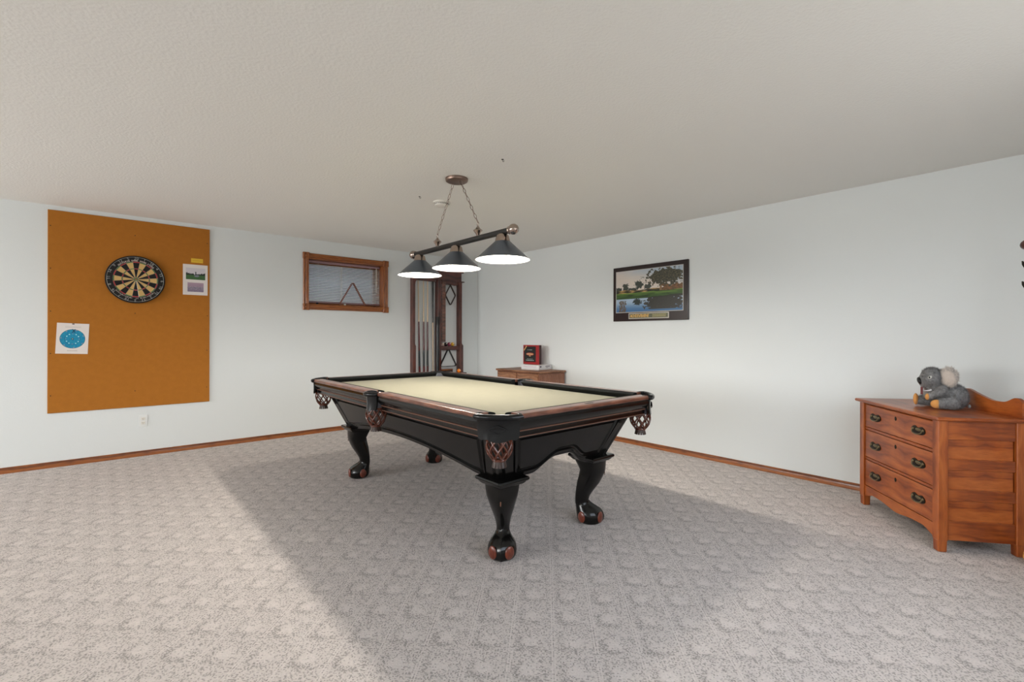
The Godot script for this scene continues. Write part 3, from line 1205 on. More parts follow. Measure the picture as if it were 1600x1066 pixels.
	for i in dia.size():
		var j := (i + 1) % dia.size()
		var dd := dia.duplicate()
		if Geometry2D.is_polygon_clockwise(dd):
			dd.reverse()
		var z := func(p: Vector2) -> float:
			return 0.024 * (1.0 - pow(p.x / 0.103, 2))
		var a: Vector2 = dd[i]
		var b: Vector2 = dd[j]
		var ai: Vector2 = inner[i]
		var bi: Vector2 = inner[j]
		em.q(Vector3(a.x, a.y, z.call(a) - 0.004), Vector3(b.x, b.y, z.call(b) - 0.004), Vector3(b.x, b.y, z.call(b) + 0.006), Vector3(a.x, a.y, z.call(a) + 0.006))
		em.q(Vector3(a.x, a.y, z.call(a) + 0.006), Vector3(b.x, b.y, z.call(b) + 0.006), Vector3(bi.x, bi.y, z.call(bi) + 0.006), Vector3(ai.x, ai.y, z.call(ai) + 0.006))
		em.q(Vector3(ai.x, ai.y, z.call(ai) + 0.006), Vector3(bi.x, bi.y, z.call(bi) + 0.006), Vector3(bi.x, bi.y, z.call(bi) + 0.0012), Vector3(ai.x, ai.y, z.call(ai) + 0.0012))
		em.tri(Vector3(ai.x, ai.y, z.call(ai) + 0.0012), Vector3(bi.x, bi.y, z.call(bi) + 0.0012), Vector3(0, 0, z.call(Vector2.ZERO) + 0.0012))
	var emblem := em.commit()
	for sx in [-1.0, 1.0]:
		for sz in [-1.0, 0.0, 1.0]:
			var k: Dictionary = side if sz == 0.0 else corner
			var at := Vector3(sx * (HW - 0.003), 0, 0) if sz == 0.0 else Vector3(sx * (HW - CUT / 2), 0, sz * (HL - CUT / 2))
			var p := part(t, "pocket", k.shield, M.leather, at, "dark leather pocket shield")
			p.rotation.y = atan2(sx, sz)
			part(p, "rim", k.rim, M.leather)
			part(p, "lining", k.liner, M.liner)
			part(p, "net", k.net, M.net, Vector3(0, 0, -0.036 if sz != 0.0 else -0.022), "woven brown leather net")
			part(p, "fringe", k.fringe, M.fringe, Vector3(0, 0, -0.036 if sz != 0.0 else -0.022))
			if sz != 0.0:
				part(p, "emblem", emblem, M.leather, Vector3(0, 0.752, 0.0045), "raised diamond emblem")

# ------------------------------------------------------------------ lamp over the table
const LAMP_X := -2.43

func build_lamp() -> void:
	var L := thing("table_lamp", "three-shade black and nickel billiard lamp hanging over the pool table", "lamp", Vector3(LAMP_X, 0, 2.985))
	var by := 1.862
	# canopy
	part(L, "canopy", lathem([Vector2(0.083, CEIL), Vector2(0.083, CEIL - 0.012), Vector2(0.080, CEIL - 0.020), Vector2(0.070, CEIL - 0.026), Vector2(0.0001, CEIL - 0.027)], 40), M.nickel_brushed)
	part(L, "bar", tubem([Vector3(0, by, -0.60), Vector3(0, by, 0.60)], 0.0195, 20), M.bar)
	for s in [-1.0, 1.0]:
		var b := MB.new()
		b.crease = 60.0
		b.xf = Transform3D(Basis(Vector3.RIGHT, PI / 2 * s), Vector3(0, by, s * 0.595))
		b.lathe([Vector2(0.0215, 0.0), Vector2(0.026, 0.004), Vector2(0.026, 0.012), Vector2(0.022, 0.016), Vector2(0.028, 0.022), Vector2(0.033, 0.032), Vector2(0.0345, 0.042), Vector2(0.033, 0.053), Vector2(0.026, 0.066), Vector2(0.014, 0.074), Vector2(0.0001, 0.076)], 24)
		part(L, "end_ball", b.commit(), M.nickel)
		# finial and chain
		var z: float = s * 0.262
		var fi := part(L, "finial", lathem([Vector2(0.010, by + 0.018), Vector2(0.013, by + 0.024), Vector2(0.017, by + 0.034), Vector2(0.032, by + 0.052), Vector2(0.032, by + 0.056), Vector2(0.019, by + 0.066), Vector2(0.010, by + 0.078), Vector2(0.006, by + 0.084), Vector2(0.0001, by + 0.085)], 24), M.nickel, Vector3(0, 0, z))
		var ring := []
		for k in 14:
			ring.append(Vector3(0, by + 0.098 + 0.015 * sin(TAU * k / 14), 0.009 * cos(TAU * k / 14)))
		part(fi, "ring", tubem(ring, 0.0028, 8, true), M.nickel)
		var from := Vector3(0, by + 0.110, z)
		var to := Vector3(0, CEIL - 0.026, s * 0.045)
		var dir := (to - from).normalized()
		var n := 10
		var link := MB.new()
		link.crease = 70.0
		var lp := []
		var ll := from.distance_to(to) / n
		for k in 14:
			var a := TAU * k / 14
			lp.append(Vector3(0.0085 * cos(a), (ll * 0.5 + 0.0015) * sin(a), 0))
		link.tube(lp, 0.0019, 6, true)
		var lm := link.commit()
		var basis := Basis(Vector3.RIGHT, dir, Vector3.RIGHT.cross(dir))
		for k in n:
			var o := part(L, "chain_link", lm, M.nickel_brushed, from + dir * ll * (k + 0.5))
			o.basis = basis * Basis(Vector3.UP, PI / 2 * (k % 2) + 0.4)
	# shades
	for k in 3:
		var z := 0.53 * (k - 1)
		var h := part(L, "shade", null_mesh(), M.shade, Vector3(0, 0, z), "black conical metal shade")
		var sb := MB.new()
		sb.crease = 30.0
		sb.sheet_of_revolution([Vector2(0.046, 1.803), Vector2(0.053, 1.797), Vector2(0.176, 1.683), Vector2(0.1775, 1.680)], 64, true)
		h.mesh = sb.commit()
		h.set_surface_override_material(0, M.shade)
		var ib := MB.new()
		ib.crease = 30.0
		ib.sheet_of_revolution([Vector2(0.1775, 1.680), Vector2(0.1735, 1.681), Vector2(0.051, 1.7935), Vector2(0.020, 1.7975)], 64, false)
		part(h, "lining", ib.commit(), M.enamel, Vector3.ZERO, "white enamel inside")
		part(h, "collar", lathem([Vector2(0.0001, 1.848), Vector2(0.030, 1.847), Vector2(0.040, 1.838), Vector2(0.044, 1.824), Vector2(0.049, 1.804), Vector2(0.051, 1.798), Vector2(0.046, 1.797)], 32), M.nickel)
		part(h, "socket", lathem([Vector2(0.0001, 1.80), Vector2(0.020, 1.80), Vector2(0.020, 1.765), Vector2(0.0001, 1.764)], 20), M.white_plastic)
		var bulb := MB.new()
		bulb.crease = 60.0
		bulb.lathe([Vector2(0.0001, 1.690), Vector2(0.014, 1.692), Vector2(0.025, 1.701), Vector2(0.030, 1.716), Vector2(0.028, 1.732), Vector2(0.020, 1.750), Vector2(0.014, 1.764), Vector2(0.0001, 1.766)], 24)
		var gm := plain(Color(1, 1, 1), 0.4)
		gm.emission_enabled = true
		gm.emission = BULB_COLOR
		gm.emission_energy_multiplier = 7.0
		part(h, "bulb", bulb.commit(), gm, Vector3.ZERO, "lit frosted bulb")
		var li := OmniLight3D.new()
		li.name = "bulb_light"
		li.light_color = BULB_COLOR
		li.light_energy = BULB_ENERGY
		li.light_size = 0.045
		li.omni_range = 14.0
		li.omni_attenuation = 2.0
		li.shadow_enabled = true
		h.add_child(li, true)
		li.position = Vector3(0, 1.716, 0)

func null_mesh() -> Mesh:
	var m := ArrayMesh.new()
	return m

# ------------------------------------------------------------------ lettering
func text_mesh(s: String, h: float, depth := 0.001, bold := true) -> TextMesh:
	var f := SystemFont.new()
	f.font_names = PackedStringArray(["Droid Sans"])
	f.font_weight = 700 if bold else 400
	var t := TextMesh.new()
	t.text = s
	t.font = f
	t.font_size = 32
	t.pixel_size = h / 32.0 * 1.38
	t.depth = depth
	t.curve_step = 4.0
	return t

# ------------------------------------------------------------------ cork board and what is pinned to it
func build_cork_board() -> void:
	var b := thing("cork_board", "large orange-brown cork board screwed flat to the wall", "board", Vector3(-4.153, 1.393, 0))
	part(b, "cork_sheet", boxm(Vector3(1.222, 1.815, 0.013), 0.002), M.cork, Vector3(0, 0, 0.0065))
	var sc := lathem([Vector2(0.0001, 0.0016), Vector2(0.0035, 0.0012), Vector2(0.0045, 0.0), Vector2(0.0045, -0.004)], 10)
	for e in [[-0.593, 0.766], [-0.593, 0.386], [-0.592, 0.004], [-0.592, -0.373], [-0.591, -0.751], [-0.005, 0.759], [-0.004, 0.003], [-0.003, -0.750], [0.589, 0.759], [0.591, -0.004], [0.588, -0.366], [0.586, -0.754]]:
		var o := part(b, "screw", sc, M.bronze_dark, Vector3(e[0], e[1], 0.013))
		o.rotation.x = PI / 2

func sector(mb: MB, r0: float, r1: float, a0: float, a1: float, z0: float, z1: float, n := 3) -> void:
	for k in n:
		var a := lerpf(a0, a1, float(k) / n)
		var b := lerpf(a0, a1, float(k + 1) / n)
		var p := [Vector3(r0 * sin(a), r0 * cos(a), z1), Vector3(r1 * sin(a), r1 * cos(a), z1), Vector3(r1 * sin(b), r1 * cos(b), z1), Vector3(r0 * sin(b), r0 * cos(b), z1)]
		mb.q(p[0], p[3], p[2], p[1])
		var lo := Vector3(0, 0, z0 - z1)
		mb.q(p[1] + lo, p[1], p[2], p[2] + lo)
		mb.q(p[0], p[0] + lo, p[3] + lo, p[3])

func build_dartboard() -> void:
	var d := thing("dartboard", "round dartboard with cream and black segments on the cork board", "dartboard", Vector3(-4.153, 1.722, 0.013))
	d.rotation.z = deg_to_rad(-1.0)
	var R := 0.2285
	var body := MB.new()
	body.crease = 30.0
	body.xf = Transform3D(Basis(Vector3.RIGHT, PI / 2), Vector3.ZERO)
	body.lathe([Vector2(0.0001, 0.0), Vector2(R - 0.002, 0.0), Vector2(R, 0.003), Vector2(R, 0.034), Vector2(R - 0.003, 0.037), Vector2(0.0001, 0.037)], 72)
	part(d, "body", body.commit(), plain(Color(0.035, 0.035, 0.037), 0.75))
	var cream := plain(Color(0.80, 0.66, 0.42), 0.85)
	var black := plain(Color(0.045, 0.045, 0.05), 0.85)
	var red := plain(Color(0.68, 0.10, 0.13), 0.8)
	var green := plain(Color(0.30, 0.46, 0.24), 0.8)
	for k in 20:
		var a0 := TAU * (k - 0.5) / 20.0
		var a1 := TAU * (k + 0.5) / 20.0
		var s := MB.new()
		sector(s, 0.016, 0.099, a0, a1, 0.036, 0.0385)
		sector(s, 0.107, 0.162, a0, a1, 0.036, 0.0385)
		var seg := part(d, "segment", s.commit(), black if k % 2 == 0 else cream)
		var r2 := MB.new()
		sector(r2, 0.0995, 0.1065, a0, a1, 0.036, 0.0386)
		part(seg, "treble_bed", r2.commit(), red if k % 2 == 0 else green)
		var r3 := MB.new()
		sector(r3, 0.1625, 0.1705, a0, a1, 0.036, 0.0386)
		part(seg, "double_bed", r3.commit(), red if k % 2 == 0 else green)
	for e in [[0.0165, green, "outer_bull"], [0.0065, red, "bullseye"]]:
		var bu := MB.new()
		bu.xf = Transform3D(Basis(Vector3.RIGHT, PI / 2), Vector3.ZERO)
		var zt := 0.0386 if e[2] == "outer_bull" else 0.0392
		bu.lathe([Vector2(e[0], 0.036), Vector2(e[0], zt), Vector2(0.0001, zt)], 24)
		part(d, e[2], bu.commit(), e[1])
	var wire := MB.new()
	wire.crease = 70.0
	for r in [0.0065, 0.016, 0.099, 0.107, 0.162, 0.1708]:
		var ring := []
		for k in 60:
			ring.append(Vector3(r * cos(TAU * k / 60), r * sin(TAU * k / 60), 0.0392))
		wire.tube(ring, 0.0006, 5, true)
	for k in 20:
		var a := TAU * (k + 0.5) / 20.0
		wire.tube([Vector3(0.016 * sin(a), 0.016 * cos(a), 0.0392), Vector3(0.1725 * sin(a), 0.1725 * cos(a), 0.0392)], 0.0006, 5)
	part(d, "spider_wires", wire.commit(), plain(Color(0.62, 0.62, 0.60), 0.3, 0.9))
	# number ring
	var ring := MB.new()
	ring.crease = 70.0
	var rp := []
	for k in 72:
		rp.append(Vector3(0.215 * cos(TAU * k / 72), 0.215 * sin(TAU * k / 72), 0.0385))
	ring.tube(rp, 0.0013, 6, true)
	var nums := [20, 1, 18, 4, 13, 6, 10, 15, 2, 17, 3, 19, 7, 16, 8, 11, 14, 9, 12, 5]
	for k in 20:
		var a := TAU * k / 20.0
		var tm := text_mesh(str(nums[k]), 0.022, 0.0012, false)
		ring.append_mesh(tm, Transform3D(Basis(Vector3(0, 0, 1), -a), Vector3(0.202 * sin(a), 0.202 * cos(a), 0.0385)))
	part(d, "number_ring", ring.commit(), plain(Color(0.70, 0.70, 0.68), 0.35, 0.7))
	# lettering round the top of the black ring
	var txt := "DUFFERIN GAME ROOM STORE"
	var lt := MB.new()
	for i in txt.length():
		if txt[i] == " ":
			continue
		var a := deg_to_rad(-46.0 + 92.0 * i / (txt.length() - 1))
		lt.append_mesh(text_mesh(txt[i], 0.013, 0.0006), Transform3D(Basis(Vector3(0, 0, 1), -a), Vector3(0.1815 * sin(a), 0.1815 * cos(a), 0.0374)))
	# the maker's script round the bottom is too small to read: short upright strokes
	rng.seed = 17
	for i in 44:
		if i > 18 and i < 22 or i > 24 and i < 27:
			continue
		var a := PI + deg_to_rad(52.0 - 104.0 * i / 43.0)
		lt.xf = Transform3D(Basis(Vector3(0, 0, 1), -a + PI + 0.25 * (rng.randf() - 0.5)), Vector3(0.1825 * sin(a), 0.1825 * cos(a), 0.0374))
		lt.box(Vector3(0, 0.002 * (rng.randf() - 0.5), 0), Vector3(0.0016 + 0.003 * rng.randf(), 0.005 + 0.006 * rng.randf(), 0.0006))
	part(d, "ring_lettering", lt.commit(), plain(Color(0.84, 0.78, 0.74), 0.6))

func golf_colour(u: float, v: float, n1: FastNoiseLite, n2: FastNoiseLite) -> Color:
	# u, v in 0..1 from the lower left: a fairway by a pond at evening, an oak at the right
	var hz := 0.46
	var sky := Color(0.84, 0.80, 0.76).lerp(Color(0.66, 0.72, 0.78), smoothstep(0.65, 1.1, v + 0.45 * (u - 0.5)) + 0.15 * n1.get_noise_2d(u * 6.0, v * 16.0))
	sky = sky.lerp(Color(0.78, 0.74, 0.72), 0.3 * smoothstep(0.3, 0.0, u))
	if v < 0.32:
		# water: mirrored sky and trees
		var mv := 0.64 - v * 0.95 + 0.03 * n1.get_noise_2d(u * 40.0, v * 220.0)
		var base := Color(0.62, 0.70, 0.78).lerp(Color(0.24, 0.41, 0.58), smoothstep(0.28, 0.02, v))
		var w := base
		var dtree := Vector2((u - 0.73) / 0.30, (v - 0.20) / 0.24).length() + 0.45 * n2.get_noise_2d(u * 30.0, v * 30.0)
		if dtree < 0.92 and v > 0.05:
			w = Color(0.14, 0.15, 0.15).lerp(Color(0.26, 0.24, 0.20), 0.5 + 0.5 * n1.get_noise_2d(u * 90.0, v * 120.0))
		var d2 := Vector2((u - 0.34) / 0.075, (v - 0.24) / 0.09).length() + 0.5 * n2.get_noise_2d(u * 50.0, v * 50.0 + 9.0)
		if d2 < 0.85:
			w = Color(0.16, 0.20, 0.19)
		if absf(u - 0.10 - 0.02 * n1.get_noise_2d(3.0, v * 30.0)) < 0.055 and v < 0.28 and n2.get_noise_2d(u * 120.0, v * 20.0) > -0.25:
			w = Color(0.36, 0.31, 0.26)
		return w
	var shore := 0.32 + 0.06 * u * u + 0.012 * n1.get_noise_2d(u * 20.0, 2.0)
	if v < shore:
		return Color(0.13, 0.16, 0.10) if u < 0.5 else Color(0.17, 0.18, 0.14)
	if v < hz + 0.012 * n1.get_noise_2d(u * 9.0, 7.0) + 0.02 * u:
		var g := Color(0.20, 0.33, 0.12).lerp(Color(0.40, 0.52, 0.20), smoothstep(0.36, 0.47, v))
		var sh := n2.get_noise_2d(u * 6.0, v * 40.0)
		return g.lerp(Color(0.09, 0.17, 0.07), clampf(0.15 + sh * 1.6, 0, 0.9))
	# low hills and bunkers
	var hill := hz + 0.07 + 0.03 * n1.get_noise_2d(u * 7.0, 1.0) + 0.015 * sin(u * 14.0)
	var trunk := absf(u - 0.685 - 0.02 * n1.get_noise_2d(1.0, v * 6.0)) < 0.016 and v < 0.70
	var oak := Vector2((u - 0.76) / 0.27, (v - 0.80) / 0.20).length() + 0.55 * n2.get_noise_2d(u * 26.0, v * 22.0) + 0.2 * n1.get_noise_2d(u * 70.0, v * 70.0)
	if oak < 0.98 and v > 0.55:
		return Color(0.15, 0.17, 0.14).lerp(Color(0.40, 0.36, 0.27), clampf(0.45 + 0.9 * n1.get_noise_2d(u * 60.0, v * 60.0), 0, 1))
	if trunk:
		return Color(0.52, 0.40, 0.28)
	if u > 0.71 + 0.10 * n2.get_noise_2d(3.0, v * 14.0) and v < 0.61 + 0.06 * n1.get_noise_2d(u * 20.0, 4.0):
		return Color(0.30, 0.24, 0.16).lerp(Color(0.55, 0.36, 0.20), clampf(0.5 + n2.get_noise_2d(u * 30.0, v * 50.0), 0, 1))
	if v < hill and u < 0.72:
		var sun := n2.get_noise_2d(u * 9.0, v * 30.0 + 5.0)
		return Color(0.12, 0.13, 0.09).lerp(Color(0.72, 0.58, 0.36), clampf(0.25 + 1.6 * sun, 0, 1))
	for e in [[0.15, 0.61, 0.050, 0.10], [0.365, 0.65, 0.070, 0.105], [0.50, 0.59, 0.06, 0.07], [0.04, 0.57, 0.06, 0.05], [0.26, 0.55, 0.10, 0.03]]:
		var dt := Vector2((u - e[0]) / e[2], (v - e[1]) / e[3]).length() + 0.6 * n2.get_noise_2d(u * 40.0, v * 30.0 + e[0] * 50.0)
		if dt < 0.9:
			return Color(0.22, 0.25, 0.22)
	return sky

func golf_texture() -> ImageTexture:
	var w := 512
	var h := 288
	var im := Image.create_empty(w, h, false, Image.FORMAT_RGB8)
	var a := fnoise(5, 0.5, 3)
	var b := fnoise(6, 0.5, 3)
	for y in h:
		for x in w:
			im.set_pixel(x, y, golf_colour(float(x) / w, 1.0 - float(y) / h, a, b))
	return image_tex(im)

func snapshot_texture(kind: int) -> ImageTexture:
	var w := 96
	var h := 60
	var im := Image.create_empty(w, h, false, Image.FORMAT_RGB8)
	var a := fnoise(15 + kind, 0.09, 3)
	for y in h:
		for x in w:
			var u := float(x) / w
			var v := 1.0 - float(y) / h
			var c: Color
			if kind == 0:
				# trees round a lawn, someone standing at a small white car
				c = Color(0.80, 0.78, 0.80)
				var tl := 0.46 + 0.28 * absf(u - 0.5) + 0.10 * a.get_noise_2d(x * 2.0, 0)
				if v < tl:
					c = Color(0.10, 0.14, 0.11)
				if v < 0.40:
					c = Color(0.14, 0.30, 0.14).lerp(Color(0.28, 0.44, 0.22), 0.5 + 0.5 * a.get_noise_2d(x, y * 3.0))
				if Vector2((u - 0.55) / 0.13, (v - 0.33) / 0.09).length() < 1.0:
					c = Color(0.62, 0.62, 0.68).lerp(Color(0.2, 0.2, 0.24), clampf(a.get_noise_2d(x * 4.0, y * 4.0) + 0.4, 0, 1))
				if absf(u - 0.5) < 0.025 and v > 0.38 and v < 0.70:
					c = Color(0.20, 0.20, 0.22)
			else:
				# a lake at dusk with ducks
				c = Color(0.52, 0.44, 0.54).lerp(Color(0.66, 0.56, 0.62), v)
				if v < 0.55:
					c = Color(0.38, 0.34, 0.46).lerp(Color(0.60, 0.54, 0.60), clampf(0.5 + a.get_noise_2d(x * 1.5, y * 5.0), 0, 1))
				if a.get_noise_2d(x * 3.0 + 50.0, y * 6.0) > 0.28 and v < 0.6 and v > 0.2:
					c = Color(0.85, 0.82, 0.80) if x % 3 else Color(0.2, 0.2, 0.25)
			im.set_pixel(x, y, c)
	return image_tex(im)

func target_texture() -> ImageTexture:
	# a blue printed disc with rings of small marks, a cross at its top, two faint lines of print
	var n := 256
	var im := Image.create_empty(n, n, false, Image.FORMAT_RGB8)
	var a := fnoise(25, 0.05, 2)
	rng.seed = 31
	var marks := []
	for k in 12:
		marks.append([Vector2(0.5 + 0.21 * sin(TAU * k / 12.0), 0.5 - 0.21 * cos(TAU * k / 12.0)), Color(0.75, 0.90, 0.92) if k % 3 else Color(0.45, 0.50, 0.62)])
	for k in 7:
		marks.append([Vector2(0.5 + 0.36 * sin(TAU * k / 7.0 + 0.3), 0.5 - 0.36 * cos(TAU * k / 7.0 + 0.3)), Color(0.62, 0.56, 0.62)])
	for y in n:
		for x in n:
			var p := Vector2(x + 0.5, y + 0.5) / n
			var c := Color(0.88, 0.85, 0.83)
			var r := Vector2((p.x - 0.5) / 0.40, (p.y - 0.51) / 0.315).length()
			if r < 1.0:
				c = Color(0.06, 0.50, 0.68).lerp(Color(0.10, 0.58, 0.70), 0.5 + a.get_noise_2d(x, y))
				if r > 0.96 or absf(r - 0.62) < 0.012:
					c = Color(0.05, 0.36, 0.46)
				if r < 0.10:
					c = Color(0.10, 0.16, 0.22)
				if r < 0.045:
					c = Color(0.8, 0.78, 0.74)
				for m in marks:
					if Vector2((p.x - m[0].x) * 1.0, (p.y - 0.51 - (m[0].y - 0.5) * 0.8) * 1.5).length() < 0.022:
						c = m[1]
			var xx := Vector2(p.x - 0.525, p.y - 0.245)
			if absf(xx.x) < 0.05 and absf(xx.y) < 0.06 and (absf(xx.x - xx.y * 0.85) < 0.012 or absf(xx.x + xx.y * 0.85) < 0.012):
				c = Color(0.06, 0.09, 0.18)
			if p.y > 0.09 and p.y < 0.15 and p.x > 0.25 and p.x < 0.75 and (y / 5) % 2 == 0 and (x / 4 + y) % 3:
				c = c.lerp(Color(0.5, 0.48, 0.48), 0.35)
			if p.y > 0.88 and p.y < 0.92 and p.x > 0.35 and p.x < 0.68 and (x / 4) % 3:
				c = c.lerp(Color(0.5, 0.48, 0.48), 0.3)
			im.set_pixel(x, y, c)
	return image_tex(im)

func build_pinned_papers() -> void:
	var paper := plain(Color(0.87, 0.845, 0.83), 0.8)
	var a := thing("target_sheet", "white paper with a blue round printed target, low on the cork board", "paper", Vector3(-4.601, 1.152, 0.0135))
	a.rotation.z = deg_to_rad(-2.4)
	part(a, "sheet", boxm(Vector3(0.216, 0.277, 0.0008), 0.0), paper, Vector3(0, 0, 0.0006))
	flat_print(a, "printed_target", 0.214, 0.275, target_texture(), Vector3(0, 0, 0.0012), 0.8)
	part(a, "black_tack", boxm(Vector3(0.016, 0.008, 0.006), 0.001), M.dark, Vector3(0.0, 0.1325, 0.004))
	var b := thing("photo_sheet", "white sheet with two small colour photographs at the cork board's right edge", "paper", Vector3(-3.668, 1.760, 0.0135))
	part(b, "sheet", boxm(Vector3(0.215, 0.315, 0.0008), 0.0), paper, Vector3(0, 0, 0.0006))
	flat_print(b, "lawn_photo", 0.168, 0.120, snapshot_texture(0), Vector3(0.002, 0.062, 0.0012), 0.5)
	flat_print(b, "lake_photo", 0.140, 0.095, snapshot_texture(1), Vector3(0.002, -0.077, 0.0012), 0.5)
	var y := thing("yellow_note", "small yellow paper strip pinned above the photo sheet", "paper", Vector3(-3.654, 1.960, 0.0135))
	part(y, "slip", boxm(Vector3(0.104, 0.044, 0.0006), 0.0), plain(Color(0.86, 0.70, 0.20), 0.8), Vector3(0, 0, 0.0005))
	var ln := MB.new()
	for k in 12:
		ln.box(Vector3(-0.036 + k * 0.0066, 0.0, 0.0009), Vector3(0.0045, 0.004, 0.0002))
	part(y, "faint_print", ln.commit(), plain(Color(0.70, 0.54, 0.16), 0.8))

func build_picture() -> void:
	# the wall it hangs on is x = 0: the picture faces -x
	var p := thing("framed_picture", "framed golf course print with a plaque on the right wall", "picture", Vector3(0, 1.651, 3.040), -PI / 2)
	var W := 0.908
	var H := 0.602
	part(p, "frame", boxm(Vector3(W, H, 0.022), 0.004), plain(Color(0.135, 0.075, 0.075), 0.28), Vector3(0, 0, 0.011))
	var bx := 0.0065
	part(p, "print_border", boxm(Vector3(0.818, 0.462, 0.002), 0.0), plain(Color(0.74, 0.73, 0.70), 0.5), Vector3(bx - 0.012, 0.024, 0.0225))
	flat_print(p, "golf_print", 0.806, 0.450, golf_texture(), Vector3(bx - 0.012, 0.024, 0.0238), 0.35)
	var pl := part(p, "plaque", boxm(Vector3(0.490, 0.064, 0.003), 0.001), plain(Color(0.72, 0.70, 0.66), 0.35, 0.5), Vector3(0.0, -0.246, 0.0232), "silver framed plaque")
	part(pl, "plaque_field", boxm(Vector3(0.470, 0.046, 0.002), 0.0), plain(Color(0.36, 0.36, 0.27), 0.5), Vector3(0, 0, 0.001))
	var lt := MB.new()
	var word := "ACHIEVEMENT"
	for i in word.length():
		lt.append_mesh(text_mesh(word[i], 0.032, 0.0006), Transform3D(Basis(), Vector3(-0.212 + 0.0215 * i, 0, 0.0022)))
	part(pl, "plaque_lettering", lt.commit(), plain(Color(0.83, 0.66, 0.36), 0.5))
	var sm := MB.new()
	rng.seed = 77
	for row in 2:
		var x := 0.052
		while x < 0.205:
			var w := 0.004 + 0.008 * rng.randf()
			sm.box(Vector3(x + w / 2, 0.009 - 0.017 * row, 0.0022), Vector3(w, 0.006, 0.0004))
			x += w + 0.002
	part(pl, "small_print", sm.commit(), plain(Color(0.74, 0.70, 0.48), 0.5))

# ------------------------------------------------------------------ cue rack and what hangs in it
func cue(label: String, at: Vector3, top: Vector3, shaft: Color, butt: Color, wrap: Color, flip := false) -> void:
	var c := thing("pool_cue", label, "cue", at, 0.0, "cues in the wall rack")
	var d := top - at
	var len := d.length()
	var y := d / len
	var x := y.cross(Vector3(0, 0, 1)).normalized()
	c.basis = Basis(x, y, x.cross(y))
	var jo := 0.52 * len
	var r0 := 0.0145
	var r1 := 0.0100
	if flip:
		part(c, "shaft", lathem([Vector2(0.0001, 0.0), Vector2(0.006, 0.0), Vector2(0.0065, 0.012), Vector2(0.010, jo)], 14), plain(shaft, 0.3))
		part(c, "butt", lathem([Vector2(0.010, jo), Vector2(0.0145, len - 0.01), Vector2(0.013, len), Vector2(0.0001, len)], 14), plain(butt, 0.25))
		return
	part(c, "bumper", lathem([Vector2(0.0001, 0.0), Vector2(0.012, 0.0), Vector2(0.0145, 0.006), Vector2(0.0145, 0.016)], 14), M.dark)
	part(c, "butt_sleeve", lathem([Vector2(r0, 0.016), Vector2(0.0142, 0.115)], 14), plain(butt, 0.22))
	part(c, "wrap", lathem([Vector2(0.0143, 0.115), Vector2(0.0130, 0.335)], 14), plain(wrap, 0.6))
	part(c, "forearm", lathem([Vector2(0.0130, 0.335), Vector2(r1, jo)], 14), plain(butt, 0.22))
	part(c, "shaft", lathem([Vector2(r1, jo), Vector2(0.0085, jo + 0.2), Vector2(0.0065, len - 0.03)], 14), plain(shaft, 0.3))
	part(c, "ferrule", lathem([Vector2(0.0066, len - 0.03), Vector2(0.0066, len - 0.008), Vector2(0.006, len), Vector2(0.0001, len + 0.002)], 14), plain(Color(0.45, 0.55, 0.72), 0.5))

func rounded_triangle(half: float, tall: float, r: float, z: float) -> Array:
	var pts := []
	var corners := [Vector2(-half, 0), Vector2(half, 0), Vector2(0, tall)]
	for i in 3:
		var p: Vector2 = corners[i]
		var a: Vector2 = (corners[(i + 2) % 3] - p).normalized()
		var b: Vector2 = (corners[(i + 1) % 3] - p).normalized()
		for k in 5:
			var f := k / 4.0
			var s := p + a * r * (1.0 - f) * (1.0 - f) * 1.0 + b * r * f * f
			pts.append(Vector3(s.x, s.y, z))
	return pts

func frame_loop(pts: Array, w: float, h: float, axis: Vector3) -> ArrayMesh:
	# a flat bar bent round a closed path in the plane across axis
	var m := MB.new()
	m.crease = 40.0
	var n := pts.size()
	var c := Vector3.ZERO
	for p in pts:
		c += p
	c /= float(n)
	var rows := []
	for i in n + 1:
		var p: Vector3 = pts[i % n]
		var d: Vector3 = (pts[(i + 1) % n] - pts[(i - 1 + n) % n]).normalized()
		var o := d.cross(axis).normalized()
		if o.dot(p - c) < 0.0:
			o = -o
		rows.append(PackedVector3Array([p + o * w / 2 + axis * h / 2, p + o * w / 2 - axis * h / 2, p - o * w / 2 - axis * h / 2, p - o * w / 2 + axis * h / 2]))
	for i in n:
		var ctr: Vector3 = (pts[i] + pts[(i + 1) % n]) * 0.5
		for j in 4:
			var k := (j + 1) % 4
			m._face([rows[i][j], rows[i][k], rows[i + 1][k], rows[i + 1][j]], ctr)
	return m.commit()

